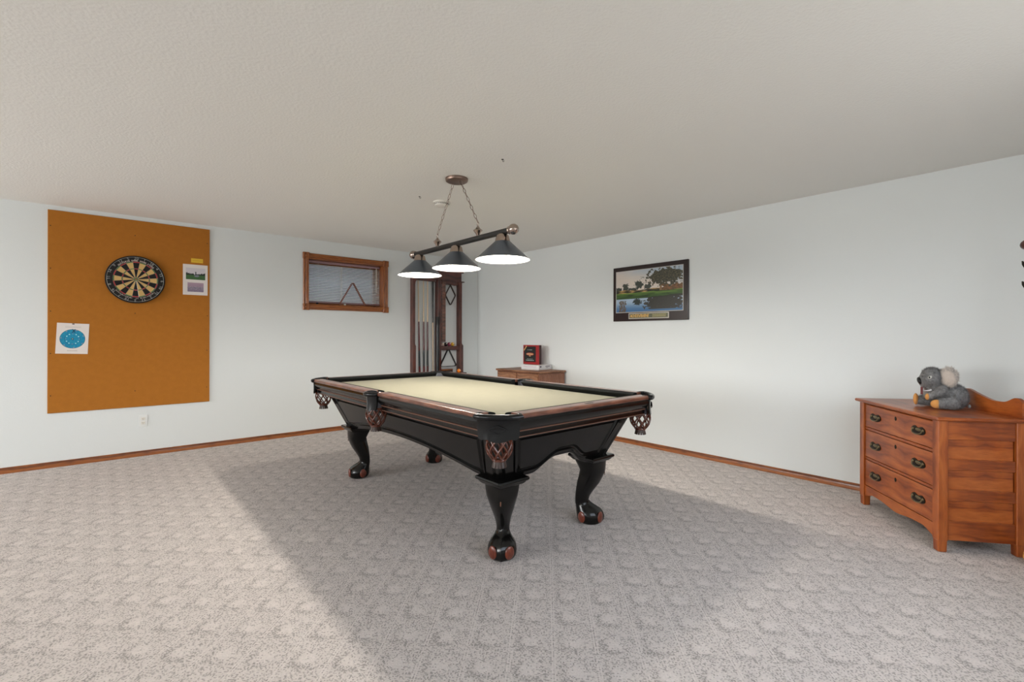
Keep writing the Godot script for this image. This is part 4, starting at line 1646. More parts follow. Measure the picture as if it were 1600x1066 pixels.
func build_cue_rack() -> void:
	var r := thing("cue_rack", "dark reddish wooden wall rack for cues and balls by the room corner", "cue rack", Vector3(-0.79, 0, 0))
	var V: StandardMaterial3D = M.mahogany_v
	var Hm: StandardMaterial3D = M.mahogany
	var D := 0.085
	# posts: slim above, stouter below a rounded shoulder
	for e in [[-0.382, -0.350, -0.338], [0.390, 0.430, 0.455]]:
		var w0: float = e[0]
		var w1: float = e[1]
		var w2: float = e[2]
		var poly := PackedVector2Array()
		if w0 < 0:
			poly = PackedVector2Array([Vector2(w0, 0.620), Vector2(w0, 1.99), Vector2(w1 + 0.02, 1.99), Vector2(w1 + 0.02, 1.955), Vector2(w1 + 0.004, 1.93), Vector2(w1, 1.90), Vector2(w1, 1.08), Vector2(w1 + 0.003, 1.06), Vector2(w2, 1.04), Vector2(w2, 0.620)])
		else:
			poly = PackedVector2Array([Vector2(w0, 0.620), Vector2(w0, 1.90), Vector2(w0 - 0.004, 1.93), Vector2(w0 - 0.02, 1.955), Vector2(w0 - 0.02, 1.99), Vector2(w1, 1.99), Vector2(w1, 1.08), Vector2(w1 + 0.006, 1.06), Vector2(w2, 1.04), Vector2(w2, 0.620)])
		var b := MB.new()
		b.extrude(poly, 0.0, D)
		part(r, "post", b.commit(), V)
	part(r, "post", boxm(Vector3(0.062, 1.37, D), 0.004), V, Vector3(0.044, 1.305, D / 2))
	# header with cornice and a scalloped lower edge over the ball bay
	part(r, "header", boxm(Vector3(0.812, 0.13, D - 0.01), 0.003), Hm, Vector3(0.024, 2.055, (D - 0.01) / 2))
	var co := MB.new()
	co.crease = 30.0
	co.xf = Transform3D(Basis(Vector3(0, 0, 1), Vector3(0, 1, 0), Vector3(-1, 0, 0)), Vector3.ZERO)
	co.extrude(PackedVector2Array([Vector2(0, 2.115), Vector2(0.080, 2.115), Vector2(0.084, 2.122), Vector2(0.094, 2.130), Vector2(0.106, 2.138), Vector2(0.108, 2.150), Vector2(0, 2.150)]), -0.462, 0.424)
	part(r, "cornice", co.commit(), Hm)
	part(r, "lower_moulding", boxm(Vector3(0.40, 0.014, 0.10), 0.003), Hm, Vector3(0.267, 1.984, 0.05))
	var sc := MB.new()
	var sp := PackedVector2Array([Vector2(0.076, 1.977), Vector2(0.388, 1.977)])
	for k in 17:
		var f := k / 16.0
		sp.append(Vector2(lerpf(0.388, 0.076, f), 1.945 - 0.022 * absf(sin(f * PI * 2.0)) - (0.012 if absf(f - 0.5) < 0.1 else 0.0)))
	sc.extrude(sp, 0.050, 0.066)
	part(r, "scalloped_apron", sc.commit(), Hm)
	# ball column beside the middle post: a channel of small shelves
	var ch := part(r, "ball_channel", boxm(Vector3(0.014, 0.87, 0.075), 0.002), V, Vector3(0.082, 1.530, 0.0375))
	for k in 15:
		part(ch, "ball_shelf", boxm(Vector3(0.062, 0.006, 0.070), 0.001), Hm, Vector3(0.039, -0.41 + k * 0.0585, 0.0))
	part(ch, "channel_front", boxm(Vector3(0.058, 0.87, 0.006), 0.001), M.rail, Vector3(0.038, 0.0, 0.0385))
	# shelves
	part(r, "ball_tray", boxm(Vector3(0.314, 0.055, 0.082), 0.004), Hm, Vector3(0.232, 1.005, 0.041))
	part(r, "base_shelf", boxm(Vector3(0.87, 0.030, 0.150), 0.005), Hm, Vector3(0.040, 0.628, 0.075))
	part(r, "cue_clip_rail", boxm(Vector3(0.34, 0.035, 0.03), 0.003), Hm, Vector3(-0.17, 1.975, 0.045))
	for x in [0.235]:
		part(r, "peg", tubem([Vector3(x, 1.925, 0.05), Vector3(x, 1.930, 0.085)], 0.006, 10), M.dark)
	part(r, "peg", tubem([Vector3(0.190, 0.972, 0.07), Vector3(0.190, 0.975, 0.098)], 0.005, 10), M.dark)
	var base := Vector3(-0.79, 0.643, 0)
	var maple := Color(0.82, 0.72, 0.60)
	cue("pale-shafted cue with a dark red butt, nearest the rack's left post", base + Vector3(-0.265, 0, 0.060), base + Vector3(-0.288, 1.42, 0.045), maple, Color(0.36, 0.08, 0.09), Color(0.15, 0.16, 0.18))
	cue("pale-shafted cue with a red and grey butt, second from the rack's left post", base + Vector3(-0.197, 0, 0.060), base + Vector3(-0.200, 1.42, 0.045), maple, Color(0.33, 0.07, 0.08), Color(0.17, 0.18, 0.20))
	cue("pale-shafted cue with a red and charcoal butt, third from the rack's left post", base + Vector3(-0.138, 0, 0.060), base + Vector3(-0.134, 1.42, 0.045), maple, Color(0.30, 0.07, 0.08), Color(0.12, 0.13, 0.14))
	cue("cue standing butt up, black above and tan below", base + Vector3(-0.050, 0, 0.060), base + Vector3(-0.048, 1.40, 0.045), Color(0.76, 0.66, 0.55), Color(0.05, 0.05, 0.055), Color(0.1, 0.1, 0.1), true)
	# stout black stick against the middle post
	var k := thing("cue_case", "black cue case leaning on the rack's middle post", "cue case", base + Vector3(-0.006, 0, 0.112))
	part(k, "tube_body", lathem([Vector2(0.0001, 0.0), Vector2(0.022, 0.0), Vector2(0.025, 0.006), Vector2(0.025, 0.80), Vector2(0.022, 0.806), Vector2(0.0001, 0.806)], 20), plain(Color(0.045, 0.05, 0.055), 0.3))
	part(k, "cap", lathem([Vector2(0.0262, 0.70), Vector2(0.0262, 0.806), Vector2(0.023, 0.812), Vector2(0.0001, 0.812)], 20), M.dark)
	# balls
	var balls := [[Vector3(0.115, 1.0325, 0.045), Color(0.72, 0.62, 0.58), "off-white ball at the left end of the rack's tray"], [Vector3(0.174, 1.0325, 0.045), Color(0.10, 0.05, 0.07), "dark ball on the rack's tray"], [Vector3(0.233, 1.0325, 0.045), Color(0.55, 0.20, 0.30), "pinkish red ball on the rack's tray"], [Vector3(0.292, 1.0325, 0.045), Color(0.86, 0.66, 0.20), "yellow ball at the right end of the rack's tray"], [Vector3(0.355, 0.643, 0.118), Color(0.92, 0.50, 0.08), "orange ball on the rack's base shelf"]]
	for e in balls:
		var b := thing("pool_ball", e[2], "ball", Vector3(-0.79, 0, 0) + e[0], 0.0, "pool balls on the cue rack")
		var mb := MB.new()
		mb.crease = 70.0
		mb.ball(Vector3(0, 0.0285, 0), Vector3.ONE * 0.0285, 24, 16)
		part(b, "ball_surface", mb.commit(), plain(e[1], 0.12))
		var sp2 := MB.new()
		sp2.xf = Transform3D(Basis(Vector3.RIGHT, 1.2), Vector3(0, 0.0285, 0))
		sp2.lathe([Vector2(0.0001, 0.0288), Vector2(0.004, 0.02845), Vector2(0.0085, 0.0273)], 16)
		part(b, "number_spot", sp2.commit(), plain(Color(0.9, 0.88, 0.82), 0.2))
	# racks for setting the balls
	var tri := thing("triangle_rack", "black plastic triangle hanging under the cue rack's ball tray", "ball rack", Vector3(-0.600, 0.742, 0.085))
	part(tri, "triangle_frame", frame_loop(rounded_triangle(0.145, 0.262, 0.04, 0.0), 0.009, 0.030, Vector3(0, 0, 1)), plain(Color(0.05, 0.052, 0.055), 0.35))
	var dia := thing("diamond_rack", "brown wooden diamond rack hanging from the cue rack's header", "ball rack", Vector3(-0.556, 1.628, 0.070))
	var dp := []
	for e in [Vector2(0.0, 0.0), Vector2(0.088, 0.150), Vector2(0.0, 0.300), Vector2(-0.088, 0.150)]:
		var i := dp.size() / 5
		var cs := [Vector2(0.0, 0.0), Vector2(0.088, 0.150), Vector2(0.0, 0.300), Vector2(-0.088, 0.150)]
		var a: Vector2 = (cs[(i + 3) % 4] - e).normalized()
		var b: Vector2 = (cs[(i + 1) % 4] - e).normalized()
		for kk in 5:
			var f := kk / 4.0
			var s: Vector2 = e + a * 0.022 * (1.0 - f) * (1.0 - f) + b * 0.022 * f * f
			dp.append(Vector3(s.x, s.y, 0))
	part(dia, "diamond_frame", frame_loop(dp, 0.007, 0.028, Vector3(0, 0, 1)), plain(Color(0.16, 0.10, 0.07), 0.4))
	# table brush lying on the base shelf
	var br := thing("table_brush", "wooden table brush lying on the cue rack's base shelf", "brush", Vector3(-0.610, 0.643, 0.062))
	part(br, "handle", boxm(Vector3(0.20, 0.022, 0.045), 0.008), wood(99, Color(0.42, 0.22, 0.09), Color(0.62, 0.36, 0.17), Color(0.72, 0.46, 0.24), false, 0.35, 0.3), Vector3(0, 0.047, 0))
	var bs := MB.new()
	rng.seed = 9
	for i in 26:
		for j in 6:
			bs.box(Vector3(-0.088 + 0.0071 * i, 0.018, -0.016 + 0.0064 * j), Vector3(0.0045, 0.036, 0.004))
	var bristle := part(br, "bristles", bs.commit(), plain(Color(0.14, 0.13, 0.13), 0.8))
	bristle.set_meta("kind", "stuff")
	# on the window sill
	var sy := 1.567
	var wt := thing("triangle_rack", "brown wooden triangle standing on the window sill before the blind", "ball rack", Vector3(-1.972, sy, -0.045))
	part(wt, "triangle_frame", frame_loop(rounded_triangle(0.172, 0.300, 0.03, 0.0).map(func(p): return p + Vector3(0, 0.005, 0)), 0.0085, 0.040, Vector3(0, 0, 1)), wood(98, Color(0.34, 0.19, 0.13), Color(0.50, 0.31, 0.23), Color(0.58, 0.38, 0.29), false, 0.4, 0.3))
	for e in [[-2.42, Color(0.08, 0.10, 0.16), "dark blue chalk cube at the left of the window sill"], [-2.08, Color(0.80, 0.79, 0.76), "white chalk cube on the sill beside the wooden triangle"]]:
		var c := thing("chalk_cube", e[2], "chalk", Vector3(e[0], sy, -0.03))
		part(c, "paper_wrapper", boxm(Vector3(0.022, 0.020, 0.022), 0.0015), plain(e[1], 0.8), Vector3(0, 0.010, 0))
		part(c, "chalk_face", lathem([Vector2(0.0095, 0.0200), Vector2(0.0095, 0.0208), Vector2(0.005, 0.0200), Vector2(0.0001, 0.0195)], 14), plain(Color(0.25, 0.42, 0.62), 0.9))

# ------------------------------------------------------------------ chest of drawers
func bail_pull(parent: Node, at: Vector3) -> void:
	# stamped oval back plate with a hanging bail
	var poly := PackedVector2Array()
	for k in 32:
		var a := TAU * k / 32.0
		var x := 0.041 * cos(a)
		var y := 0.0175 * sin(a)
		if y > 0.0:
			y = minf(y * 1.2, 0.0145 + 0.003 * cos(a * 6.0))
		poly.append(Vector2(x, y))
	var b := MB.new()
	b.extrude(poly, 0.0, 0.0022)
	var p := part(parent, "pull", b.commit(), M.bronze_dark, at, "antique brass bail pull")
	p.scale = Vector3(1.5, 1.45, 1.2)
	var em := MB.new()
	em.crease = 60.0
	em.ball(Vector3(0, 0.003, 0.0022), Vector3(0.017, 0.007, 0.003), 14, 8)
	for s in [-1.0, 1.0]:
		em.ball(Vector3(s * 0.029, 0.004, 0.003), Vector3(0.0055, 0.0055, 0.005), 12, 8)
	part(p, "embossing", em.commit(), M.bronze)
	var path := []
	for k in 15:
		var a := PI * k / 14.0
		path.append(Vector3(0.029 * cos(a), 0.003 - 0.017 * pow(sin(a), 0.7), 0.008 + 0.006 * sin(a)))
	part(p, "bail", tubem(path, 0.0026, 8), M.bronze)

func build_dresser() -> void:
	# local: x along the front, z out of the front
	var W := 0.785
	var D := 0.42
	var d := thing("chest_of_drawers", "reddish brown three-drawer wooden chest set slantwise by the right wall", "chest of drawers", Vector3(-0.314 - 0.777 * W / 2 + 0.629 * D / 2, 0, 4.963 + 0.629 * W / 2 + 0.777 * D / 2), deg_to_rad(-141.0))
	var hx := W / 2
	var hz := D / 2
	# corner posts, chamfered at the foot
	for sx in [-1.0, 1.0]:
		for sz in [-1.0, 1.0]:
			var b := MB.new()
			var rows := []
			for e in [[0.0, 0.018], [0.004, 0.021], [0.060, 0.022], [0.066, 0.0245], [0.725, 0.0245]]:
				var ring := PackedVector3Array()
				for c in [Vector2(-1, -1), Vector2(1, -1), Vector2(1, 1), Vector2(-1, 1)]:
					for k in 2:
						var q := Vector2(c.x * e[1], c.y * e[1])
						var cut := 0.003
						if (k == 0) == (c.x * c.y > 0):
							q.y -= c.y * cut
						else:
							q.x -= c.x * cut
						ring.append(Vector3(q.x, e[0], q.y))
				rows.append(ring)
			b.crease = 20.0
			b.grid(rows, true, true)
			part(d, "post", b.commit(), M.cherry_v, Vector3(sx * (hx - 0.0245), 0, sz * (hz - 0.0245)))
	# top board, moulded edge
	part(d, "top", boxm(Vector3(W + 0.05, 0.020, D + 0.035), 0.006), M.cherry, Vector3(0, 0.735, 0.004))
	# drawers and the rails between them
	var fw := W - 0.098
	var bands := [[0.712, 0.555], [0.534, 0.346], [0.326, 0.145]]
	for i in 3:
		var y1: float = bands[i][0]
		var y0: float = bands[i][1]
		var w := part(d, "drawer", boxm(Vector3(fw - 0.006, y1 - y0 - 0.004, 0.022), 0.0025), M.cherry, Vector3(0, (y0 + y1) / 2, hz - 0.020))
		for x in [-0.215, 0.215]:
			bail_pull(w, Vector3(x, 0.002, 0.011))
		var kh := MB.new()
		kh.crease = 60.0
		kh.ball(Vector3(0, (y1 - y0) / 2 - 0.045, 0.0112), Vector3(0.011, 0.0135, 0.0025), 16, 8)
		part(w, "keyhole_plate", kh.commit(), M.bronze_dark)
	for e in [[0.555, 0.534], [0.346, 0.326]]:
		part(d, "drawer_rail", boxm(Vector3(fw, e[0] - e[1] - 0.004, 0.020), 0.002), M.cherry, Vector3(0, (e[0] + e[1]) / 2, hz - 0.022))
	part(d, "dust_back", boxm(Vector3(fw, 0.60, 0.004), 0.0), M.cherry, Vector3(0, 0.42, hz - 0.036))
	# shaped apron under the drawers
	var ap := PackedVector2Array([Vector2(-fw / 2, 0.143), Vector2(fw / 2, 0.143)])
	for k in 41:
		var f := 1.0 - k / 40.0
		var u := absf(f - 0.5) * 2.0
		var drop := 0.047 + 0.020 * exp(-pow(u / 0.32, 2)) + 0.026 * smoothstep(0.72, 1.0, u)
		ap.append(Vector2(lerpf(-fw / 2, fw / 2, f), 0.143 - drop))
	var am := MB.new()
	am.extrude(ap, hz - 0.030, hz - 0.010)
	part(d, "front_apron", am.commit(), M.cherry)
	# panelled sides: proud rails, recessed boards
	var sw := D - 0.098
	for sx in [-1.0, 1.0]:
		for e in [[0.725, 0.620], [0.513, 0.453], [0.346, 0.284], [0.173, 0.066]]:
			part(d, "side_rail", boxm(Vector3(0.020, e[0] - e[1], sw), 0.002), M.cherry_z, Vector3(sx * (hx - 0.018), (e[0] + e[1]) / 2, 0))
		for e in [[0.620, 0.513], [0.453, 0.346], [0.284, 0.173]]:
			part(d, "side_panel", boxm(Vector3(0.010, e[0] - e[1] + 0.004, sw - 0.012), 0.001), M.cherry_z2, Vector3(sx * (hx - 0.021), (e[0] + e[1]) / 2, 0))
	part(d, "back_board", boxm(Vector3(fw, 0.62, 0.010), 0.001), M.cherry, Vector3(0, 0.41, -hz + 0.012))
	# wavy gallery along the back edge of the top
	var gp := PackedVector2Array([Vector2(-0.385, 0.745), Vector2(0.385, 0.745)])
	for k in 49:
		var f := 1.0 - k / 48.0
		var u := absf(f - 0.5) * 2.0
		var y := 0.848 + 0.020 * exp(-pow(u / 0.13, 2)) - 0.030 * smoothstep(0.10, 0.55, u) + 0.034 * exp(-pow((u - 0.90) / 0.13, 2)) - 0.010 * smoothstep(0.95, 1.0, u)
		gp.append(Vector2(lerpf(-0.385, 0.385, f), y))
	var gm := MB.new()
	gm.crease = 30.0
	gm.extrude(gp, -hz + 0.002, -hz + 0.020)
	part(d, "gallery_board", gm.commit(), M.cherry)

# ------------------------------------------------------------------ side cabinet with two game boxes
func build_side_cabinet() -> void:
	var W := 0.82
	var D := 0.47
	var H := 0.757
	var c := thing("side_cabinet", "brown two-drawer side cabinet against the right wall behind the pool table", "cabinet", Vector3(-0.262, 0, 1.462), -PI / 2)
	part(c, "body", boxm(Vector3(W - 0.03, H - 0.075, D - 0.03), 0.003), M.walnut_v, Vector3(0, (H - 0.075) / 2 + 0.05, -0.005))
	part(c, "top", boxm(Vector3(W, 0.022, D), 0.005), M.walnut, Vector3(0, H - 0.011, 0))
	part(c, "plinth", boxm(Vector3(W - 0.07, 0.05, D - 0.08), 0.002), M.walnut, Vector3(0, 0.025, -0.01))
	for k in 13:
		for s in [-1.0, 1.0]:
			part(c, "side_slat", boxm(Vector3(0.006, H - 0.10, 0.030), 0.002), M.walnut_v, Vector3(s * (W / 2 - 0.0125), H / 2 + 0.005, -0.200 + k * 0.0322))
	for s in [-1.0, 1.0]:
		for e in [[0.722, 0.560], [0.545, 0.085]]:
			var w := part(c, "drawer" if e[1] > 0.3 else "door", boxm(Vector3(W / 2 - 0.045, e[0] - e[1], 0.024), 0.004), M.walnut, Vector3(s * (W / 4 - 0.012), (e[0] + e[1]) / 2, D / 2 - 0.016))
			if e[1] > 0.3:
				var path := []
				for k in 9:
					var a := PI * k / 8.0
					path.append(Vector3(0.045 * cos(a), -0.004 * sin(a), 0.008 + 0.016 * sin(a)))
				part(w, "handle", tubem(path, 0.006, 8), plain(Color(0.22, 0.11, 0.07), 0.4))
			else:
				var kb := MB.new()
				kb.ball(Vector3(-s * 0.13, 0.16, 0.014), Vector3(0.011, 0.011, 0.010), 14, 8)
				part(w, "knob", kb.commit(), plain(Color(0.30, 0.16, 0.10), 0.4))
	# white box lying flat
	var wb := thing("white_game_box", "flat white game box lying on the side cabinet", "box", Vector3(-0.185, H, 1.500), deg_to_rad(9.0))
	part(wb, "tray", boxm(Vector3(0.268, 0.040, 0.276), 0.001), plain(Color(0.80, 0.80, 0.80), 0.5), Vector3(0, 0.020, 0))
	var lid := part(wb, "lid", boxm(Vector3(0.272, 0.046, 0.280), 0.001), plain(Color(0.84, 0.84, 0.845), 0.45), Vector3(0, 0.037, 0))
	var pr := MB.new()
	rng.seed = 3
	for k in 14:
		pr.box(Vector3(-0.110 + k * 0.007 + 0.12, 0.006 + 0.004 * (rng.randf() - 0.5), 0.1402), Vector3(0.005, 0.006 + 0.006 * rng.randf(), 0.0004))
	pr.box(Vector3(-0.095, 0.004, 0.1402), Vector3(0.030, 0.020, 0.0004))
	for k in 6:
		pr.box(Vector3(0.02 + k * 0.008, -0.010, 0.1402), Vector3(0.006, 0.005, 0.0004))
	part(lid, "side_print", pr.commit(), plain(Color(0.30, 0.27, 0.36), 0.6))
	var pk := MB.new()
	for k in 18:
		pk.box(Vector3(-0.1362, 0.004 + 0.004 * (rng.randf() - 0.5), -0.10 + k * 0.0115), Vector3(0.0004, 0.014, 0.008))
	part(lid, "faint_front_print", pk.commit(), plain(Color(0.77, 0.72, 0.76), 0.6))
	# red box standing on edge
	var rb := thing("red_game_box", "red and black game box standing upright on the flat white box", "box", Vector3(-0.175, H + 0.060, 1.412), -PI / 2 + deg_to_rad(4.0))
	var red := plain(Color(0.58, 0.10, 0.11), 0.4)
	part(rb, "carton", boxm(Vector3(0.275, 0.250, 0.052), 0.0015), red, Vector3(0, 0.125, 0))
	part(rb, "dark_side", boxm(Vector3(0.0006, 0.246, 0.040), 0.0), plain(Color(0.18, 0.035, 0.035), 0.4), Vector3(0.1377, 0.125, -0.003))
	part(rb, "black_panel", boxm(Vector3(0.205, 0.200, 0.0012), 0.0), plain(Color(0.045, 0.055, 0.05), 0.35), Vector3(-0.016, 0.131, 0.0262))
	var gold := MB.new()
	gold.xf = Transform3D(Basis(Vector3(0, 0, 1), deg_to_rad(52)), Vector3(-0.098, 0.208, 0.0272))
	gold.box(Vector3.ZERO, Vector3(0.075, 0.013, 0.0006))
	part(rb, "gold_flash", gold.commit(), plain(Color(0.85, 0.68, 0.42), 0.4))
	var l1 := MB.new()
	rng.seed = 41
	for e in [[0.187, 0.042, 0.008], [0.052, 0.068, 0.012], [0.070, 0.050, 0.005]]:
		var x: float = -e[1]
		while x < e[1]:
			var w := 0.004 + 0.006 * rng.randf()
			l1.box(Vector3(-0.016 + x, e[0], 0.0271), Vector3(w, e[2] * (0.7 + 0.6 * rng.randf()), 0.0004))
			x += w + 0.0025
	part(rb, "print_lines", l1.commit(), plain(Color(0.62, 0.66, 0.65), 0.5))
	var lg := MB.new()
	lg.crease = 30.0
	var ell := PackedVector2Array()
	for k in 28:
		ell.append(Vector2(-0.016 + 0.070 * cos(TAU * k / 28), 0.132 + 0.020 * sin(TAU * k / 28)))
	lg.extrude(ell, 0.0267, 0.0272)
	part(rb, "oval_logo", lg.commit(), plain(Color(0.62, 0.24, 0.20), 0.4))
	var lb := MB.new()
	lb.box(Vector3(-0.016, 0.132, 0.0274), Vector3(0.105, 0.012, 0.0004))
	lb.box(Vector3(-0.016, 0.108, 0.0274), Vector3(0.026, 0.009, 0.0004))
	part(rb, "logo_lettering", lb.commit(), plain(Color(0.82, 0.72, 0.52), 0.4))

# ------------------------------------------------------------------ things cut off by the right edge of the photograph
func build_edge_things() -> void:
	var c := thing("coat_rack", "dark wooden coat stand behind the chest of drawers at the picture's right edge", "coat rack", Vector3(-0.36, 0, 5.773))
	part(c, "pole", lathem([Vector2(0.0001, 0.02), Vector2(0.020, 0.02), Vector2(0.020, 0.35), Vector2(0.011, 0.42), Vector2(0.010, 1.66), Vector2(0.012, 1.69)], 20), M.mahogany_v)
	var f := MB.new()
	f.crease = 70.0
	f.ball(Vector3(0, 1.72, 0), Vector3(0.032, 0.030, 0.032), 20, 14)
	part(c, "finial", f.commit(), M.mahogany_v)
	for k in 4:
		var a := TAU * k / 4.0 + 0.85
		var dir := Vector3(cos(a), 0, sin(a))
		for y in [1.625, 1.508]:
			part(c, "hook", tubem([Vector3(0, y - 0.03, 0) + dir * 0.008, Vector3(0, y - 0.035, 0) + dir * 0.018, Vector3(0, y - 0.02, 0) + dir * 0.026, Vector3(0, y, 0) + dir * 0.027], 0.0035, 8), M.bronze_dark)
		part(c, "foot", tubem([Vector3(0, 0.22, 0), Vector3(0, 0.10, 0) + dir * 0.07, Vector3(0, 0.014, 0) + dir * 0.15], [0.014, 0.013, 0.014], 10), M.mahogany_v)
	var t := thing("push_toy", "pale wooden wheeled toy with a red ball beside the chest of drawers", "toy", Vector3(-0.779, 0, 5.842), deg_to_rad(-41.0))
	var pale := wood(97, Color(0.66, 0.44, 0.20), Color(0.82, 0.60, 0.33), Color(0.88, 0.68, 0.42), false, 0.4, 0.2)
	part(t, "deck", boxm(Vector3(0.085, 0.020, 0.090), 0.004), pale, Vector3(0.012, 0.055, 0))
	for s in [-1.0, 1.0]:
		var w := MB.new()
		w.crease = 30.0
		w.xf = Transform3D(Basis(Vector3.RIGHT, PI / 2), Vector3(0.002, 0.045, s * 0.055))
		w.lathe([Vector2(0.0001, -0.009), Vector2(0.040, -0.009), Vector2(0.045, -0.005), Vector2(0.045, 0.005), Vector2(0.040, 0.009), Vector2(0.0001, 0.009)], 32)
		part(t, "wheel", w.commit(), pale)
	part(t, "post", lathem([Vector2(0.008, 0.060), Vector2(0.008, 0.545)], 12), pale, Vector3(0.012, 0, 0))
	for e in [[0.262, Color(0.80, 0.58, 0.34), 0.026, 0.030], [0.345, Color(0.90, 0.88, 0.82), 0.028, 0.045]]:
		part(t, "ring", lathem([Vector2(0.0085, e[0] - e[3]), Vector2(e[2], e[0] - e[3] + 0.006), Vector2(e[2], e[0] + e[3] - 0.006), Vector2(0.0085, e[0] + e[3])], 20), plain(e[1], 0.4), Vector3(0.012, 0, 0))
	var rb := MB.new()
	rb.crease = 70.0
	rb.ball(Vector3(0.012, 0.545, 0), Vector3(0.031, 0.031, 0.031), 20, 14)
	part(t, "red_ball", rb.commit(), plain(Color(0.78, 0.06, 0.06), 0.25))

# ------------------------------------------------------------------ plush koala
func smin(a: float, b: float, k: float) -> float:
	var h := clampf(0.5 + 0.5 * (b - a) / k, 0.0, 1.0)
	return lerpf(b, a, h) - k * h * (1.0 - h)

func cap_dist(p: Vector3, a: Vector3, b: Vector3, ra: float, rb: float) -> float:
	var ab := b - a
	var t := clampf((p - a).dot(ab) / maxf(ab.length_squared(), 1e-9), 0.0, 1.0)
	return p.distance_to(a + ab * t) - lerpf(ra, rb, t)

func ell_dist(p: Vector3, c: Vector3, r: Vector3) -> float:
	var q := (p - c) / r
	var l := q.length()
	return (l - 1.0) * minf(r.x, minf(r.y, r.z)) * (0.6 + 0.4 * l)

func nets(field: Callable, lo: Vector3, hi: Vector3, cell: float) -> MB:
	# surface nets over a signed field
	var n := Vector3i(((hi - lo) / cell).ceil()) + Vector3i.ONE
	var val := PackedFloat32Array()
	val.resize(n.x * n.y * n.z)
	var id := 0
	for z in n.z:
		for y in n.y:
			for x in n.x:
				val[id] = field.call(lo + Vector3(x, y, z) * cell)
				id += 1
	var at := {}
	var sx := 1
	var sy := n.x
	var sz := n.x * n.y
	for z in n.z - 1:
		for y in n.y - 1:
			for x in n.x - 1:
				var b := x + y * sy + z * sz
				var inside := 0
				var vals := [val[b], val[b + sx], val[b + sy], val[b + sx + sy], val[b + sz], val[b + sx + sz], val[b + sy + sz], val[b + sx + sy + sz]]
				for v in vals:
					if v < 0.0:
						inside += 1
				if inside == 0 or inside == 8:
					continue
				var sum := Vector3.ZERO
				var cnt := 0
				for e in [[0, 1], [2, 3], [4, 5], [6, 7], [0, 2], [1, 3], [4, 6], [5, 7], [0, 4], [1, 5], [2, 6], [3, 7]]:
					var va: float = vals[e[0]]
					var vb: float = vals[e[1]]
					if (va < 0.0) != (vb < 0.0):
						var t := va / (va - vb)
						var pa := Vector3(e[0] & 1, (e[0] >> 1) & 1, (e[0] >> 2) & 1)
						var pb := Vector3(e[1] & 1, (e[1] >> 1) & 1, (e[1] >> 2) & 1)
						sum += pa.lerp(pb, t)
						cnt += 1
				at[b] = lo + (Vector3(x, y, z) + sum / float(cnt)) * cell
	var m := MB.new()
	m.crease = 80.0
	for z in range(1, n.z - 1):
		for y in range(1, n.y - 1):
			for x in range(1, n.x - 1):
				var b := x + y * sy + z * sz
				var v0 := val[b]
				for ax in 3:
					var st: int = [sx, sy, sz][ax]
					var v1 := val[b + st]
					if (v0 < 0.0) == (v1 < 0.0):
						continue
					var u: int = [sy, sz, sx][ax]
					var w: int = [sz, sx, sy][ax]
					var A: Vector3 = at[b]
					var B: Vector3 = at[b - u]
					var C2: Vector3 = at[b - u - w]
					var D: Vector3 = at[b - w]
					if v0 < 0.0:
						m.q(A, B, C2, D)
					else:
						m.q(A, D, C2, B)
	return m

